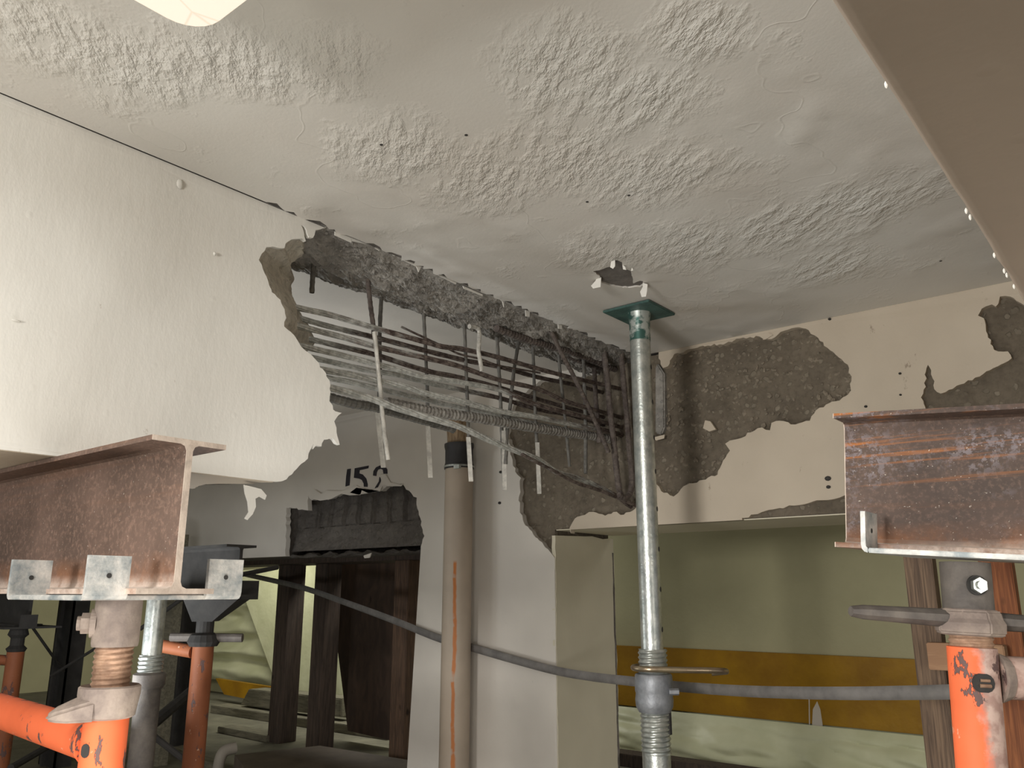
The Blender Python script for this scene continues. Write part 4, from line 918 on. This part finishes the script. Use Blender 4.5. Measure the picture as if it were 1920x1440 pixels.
# dark orange frame at far left
g, x, y, zf = back_jack(26, 1190, 3.1, 'dull orange scaffold leg at the far left edge')
mb = MB(); mb.lathe(x, y, [(.030, ZF), (.030, zf(1222))], 24); mb.build('leg', ORANGE_D, g, smooth=True)
mb = MB(); c = Vector((x, y, zf(1238))); mb.tube([c - hr_ * .02, c - hr_ * .4 + Vector((0, 0, .01))], .019, 18); mb.build('ledger_tube', ORANGE_D, g, smooth=True)
j = thing('screw_jack', 'dark screw jack under the far left steel beam', 'jack', (x, y, zf(1222)), 'dark jacks in the next bay')
mb = MB(); mb.lathe(x, y, [(.030, zf(1222) + .0005), (.036, zf(1216)), (.024, zf(1210)), (.024, zf(1196)), (.036, zf(1190)), (.030, zf(1180)), (.040, zf(1177))], 16); mb.build('jack_screw', DARK, j)
zp = zf(1177)
mb = MB(); mb.box((x - .11, y - .10, zp), (x + .13, y + .10, zp + .007)); mb.build('head_plate', DARK, j)
mb = MB(); mb.box((x + .123, y - .05, zp + .007), (x + .13, y + .01, zp + .05)); mb.build('fork_tab', DARK, j)
mb = MB(); ibeam(mb, x - 2.2, x + .08, y, zp + .007 + .18, .1795, .1, .007, .01); tag(mb.build('steel_i_beam', DARK), 'dark steel I-beam at the far left edge below the rusty one', 'beam', 'dark I-beams in the next bay')
# galvanised prop behind the left jack
r = ray(282, 1250) * 2.2; x, y = r.x, r.y; zf = lambda py: zat(py, x, y)
g = thing('steel_prop', 'grey adjustable prop half hidden behind the left screw jack', 'prop', (x, y, ZF))
mb = MB(); mb.lathe(x, y, [(.0255, zf(1230)), (.0255, ZC - .008)], 24); mb.build('inner_tube', GALV, g, smooth=True)
thread(x, y, zf(1262), zf(1228), .031, .0105, .0016, GALV, g)
mb = MB(); mb.lathe(x, y, [(.036, zf(1290)), (.041, zf(1284)), (.041, zf(1264)), (.032, zf(1260))], 24); mb.build('collar_nut', CAST_D, g, smooth=True)
mb = MB(); mb.lathe(x, y, [(.032, ZF + .006), (.032, zf(1288))], 24); mb.build('outer_tube', CAST_D, g, smooth=True)
mb = MB(); mb.box((x - .06, y - .06, ZC - .008), (x + .06, y + .06, ZC - .0005)); mb.build('top_plate', GALV, g)
mb = MB(); mb.box((x - .06, y - .06, ZF), (x + .06, y + .06, ZF + .006)); mb.build('base_plate', GALV, g)
# other uprights in the next bay
def up(px, fwd, wx, wy, mat, label, top=None, z0=ZF, py=1230):
    c = ray(px, py) * fwd; mb = MB(); mb.box((c.x - wx / 2, c.y - wy / 2, z0), (c.x + wx / 2, c.y + wy / 2, top if top is not None else ZBL + .1)); tag(mb.build('timber_post', mat, bevel=.002), label, 'post', 'uprights in the next bay')
up(318, 3.6, .05, .05, WOOD_P, 'slim pale upright between the grey prop and the black post')
up(346, 3.9, .085, .085, DARK, 'black square upright behind the dull orange leg', z0=ZF)
c = ray(122, 1220) * 3.6
mb = MB(); mb.box((c.x - .075, c.y - .02, ZF), (c.x + .075, c.y - .013, ZBL)); mb.box((c.x - .075, c.y - .02, ZF), (c.x - .068, c.y + .05, ZBL)); mb.box((c.x + .068, c.y - .02, ZF), (c.x + .075, c.y + .05, ZBL)); mb.box((c.x - .02, c.y - .035, ZF), (c.x - .008, c.y - .02, ZBL)); tag(mb.build('steel_channel_post', DARK), 'dark ribbed steel channel upright left of the left screw jack', 'post', 'uprights in the next bay')
def rod(p0, p1, f0, f1, label, r_=.010):
    a_, b_ = ray(*p0) * f0, ray(*p1) * f1; mb = MB(); mb.tube([a_, b_], r_, 8); tag(mb.build('cross_brace', DARK), label, 'brace', 'cross braces in the next bay')
rod((60, 1175), (120, 1260), 3.4, 3.5, 'thin brace crossing left of the channel upright', .006)
rod((180, 1215), (95, 1268), 3.2, 3.3, 'thin brace meeting the channel upright from the right', .006)
rod((20, 1440), (150, 1365), 2.7, 3.2, 'dark brace low behind the bright orange ledger', .012)
rod((265, 1375), (372, 1285), 2.8, 3.3, 'thick dark brace rising behind the dull orange leg', .020)
rod((262, 1360), (385, 1455), 2.6, 2.6, 'dark brace sloping down to the dull orange leg foot', .010)
rod((450, 1078), (520, 1064), 2.75, 2.9, 'thin dark brace under the left end of the timber header', .008)
rod((262, 1180), (345, 1120), 3.2, 3.3, 'dark brace rising to the left I-beam underside', .008)
P = [on(x, y, y=3.2) for x, y in [(400, 1205), (428, 1225), (425, 1270), (430, 1290), (412, 1300), (402, 1275)]]
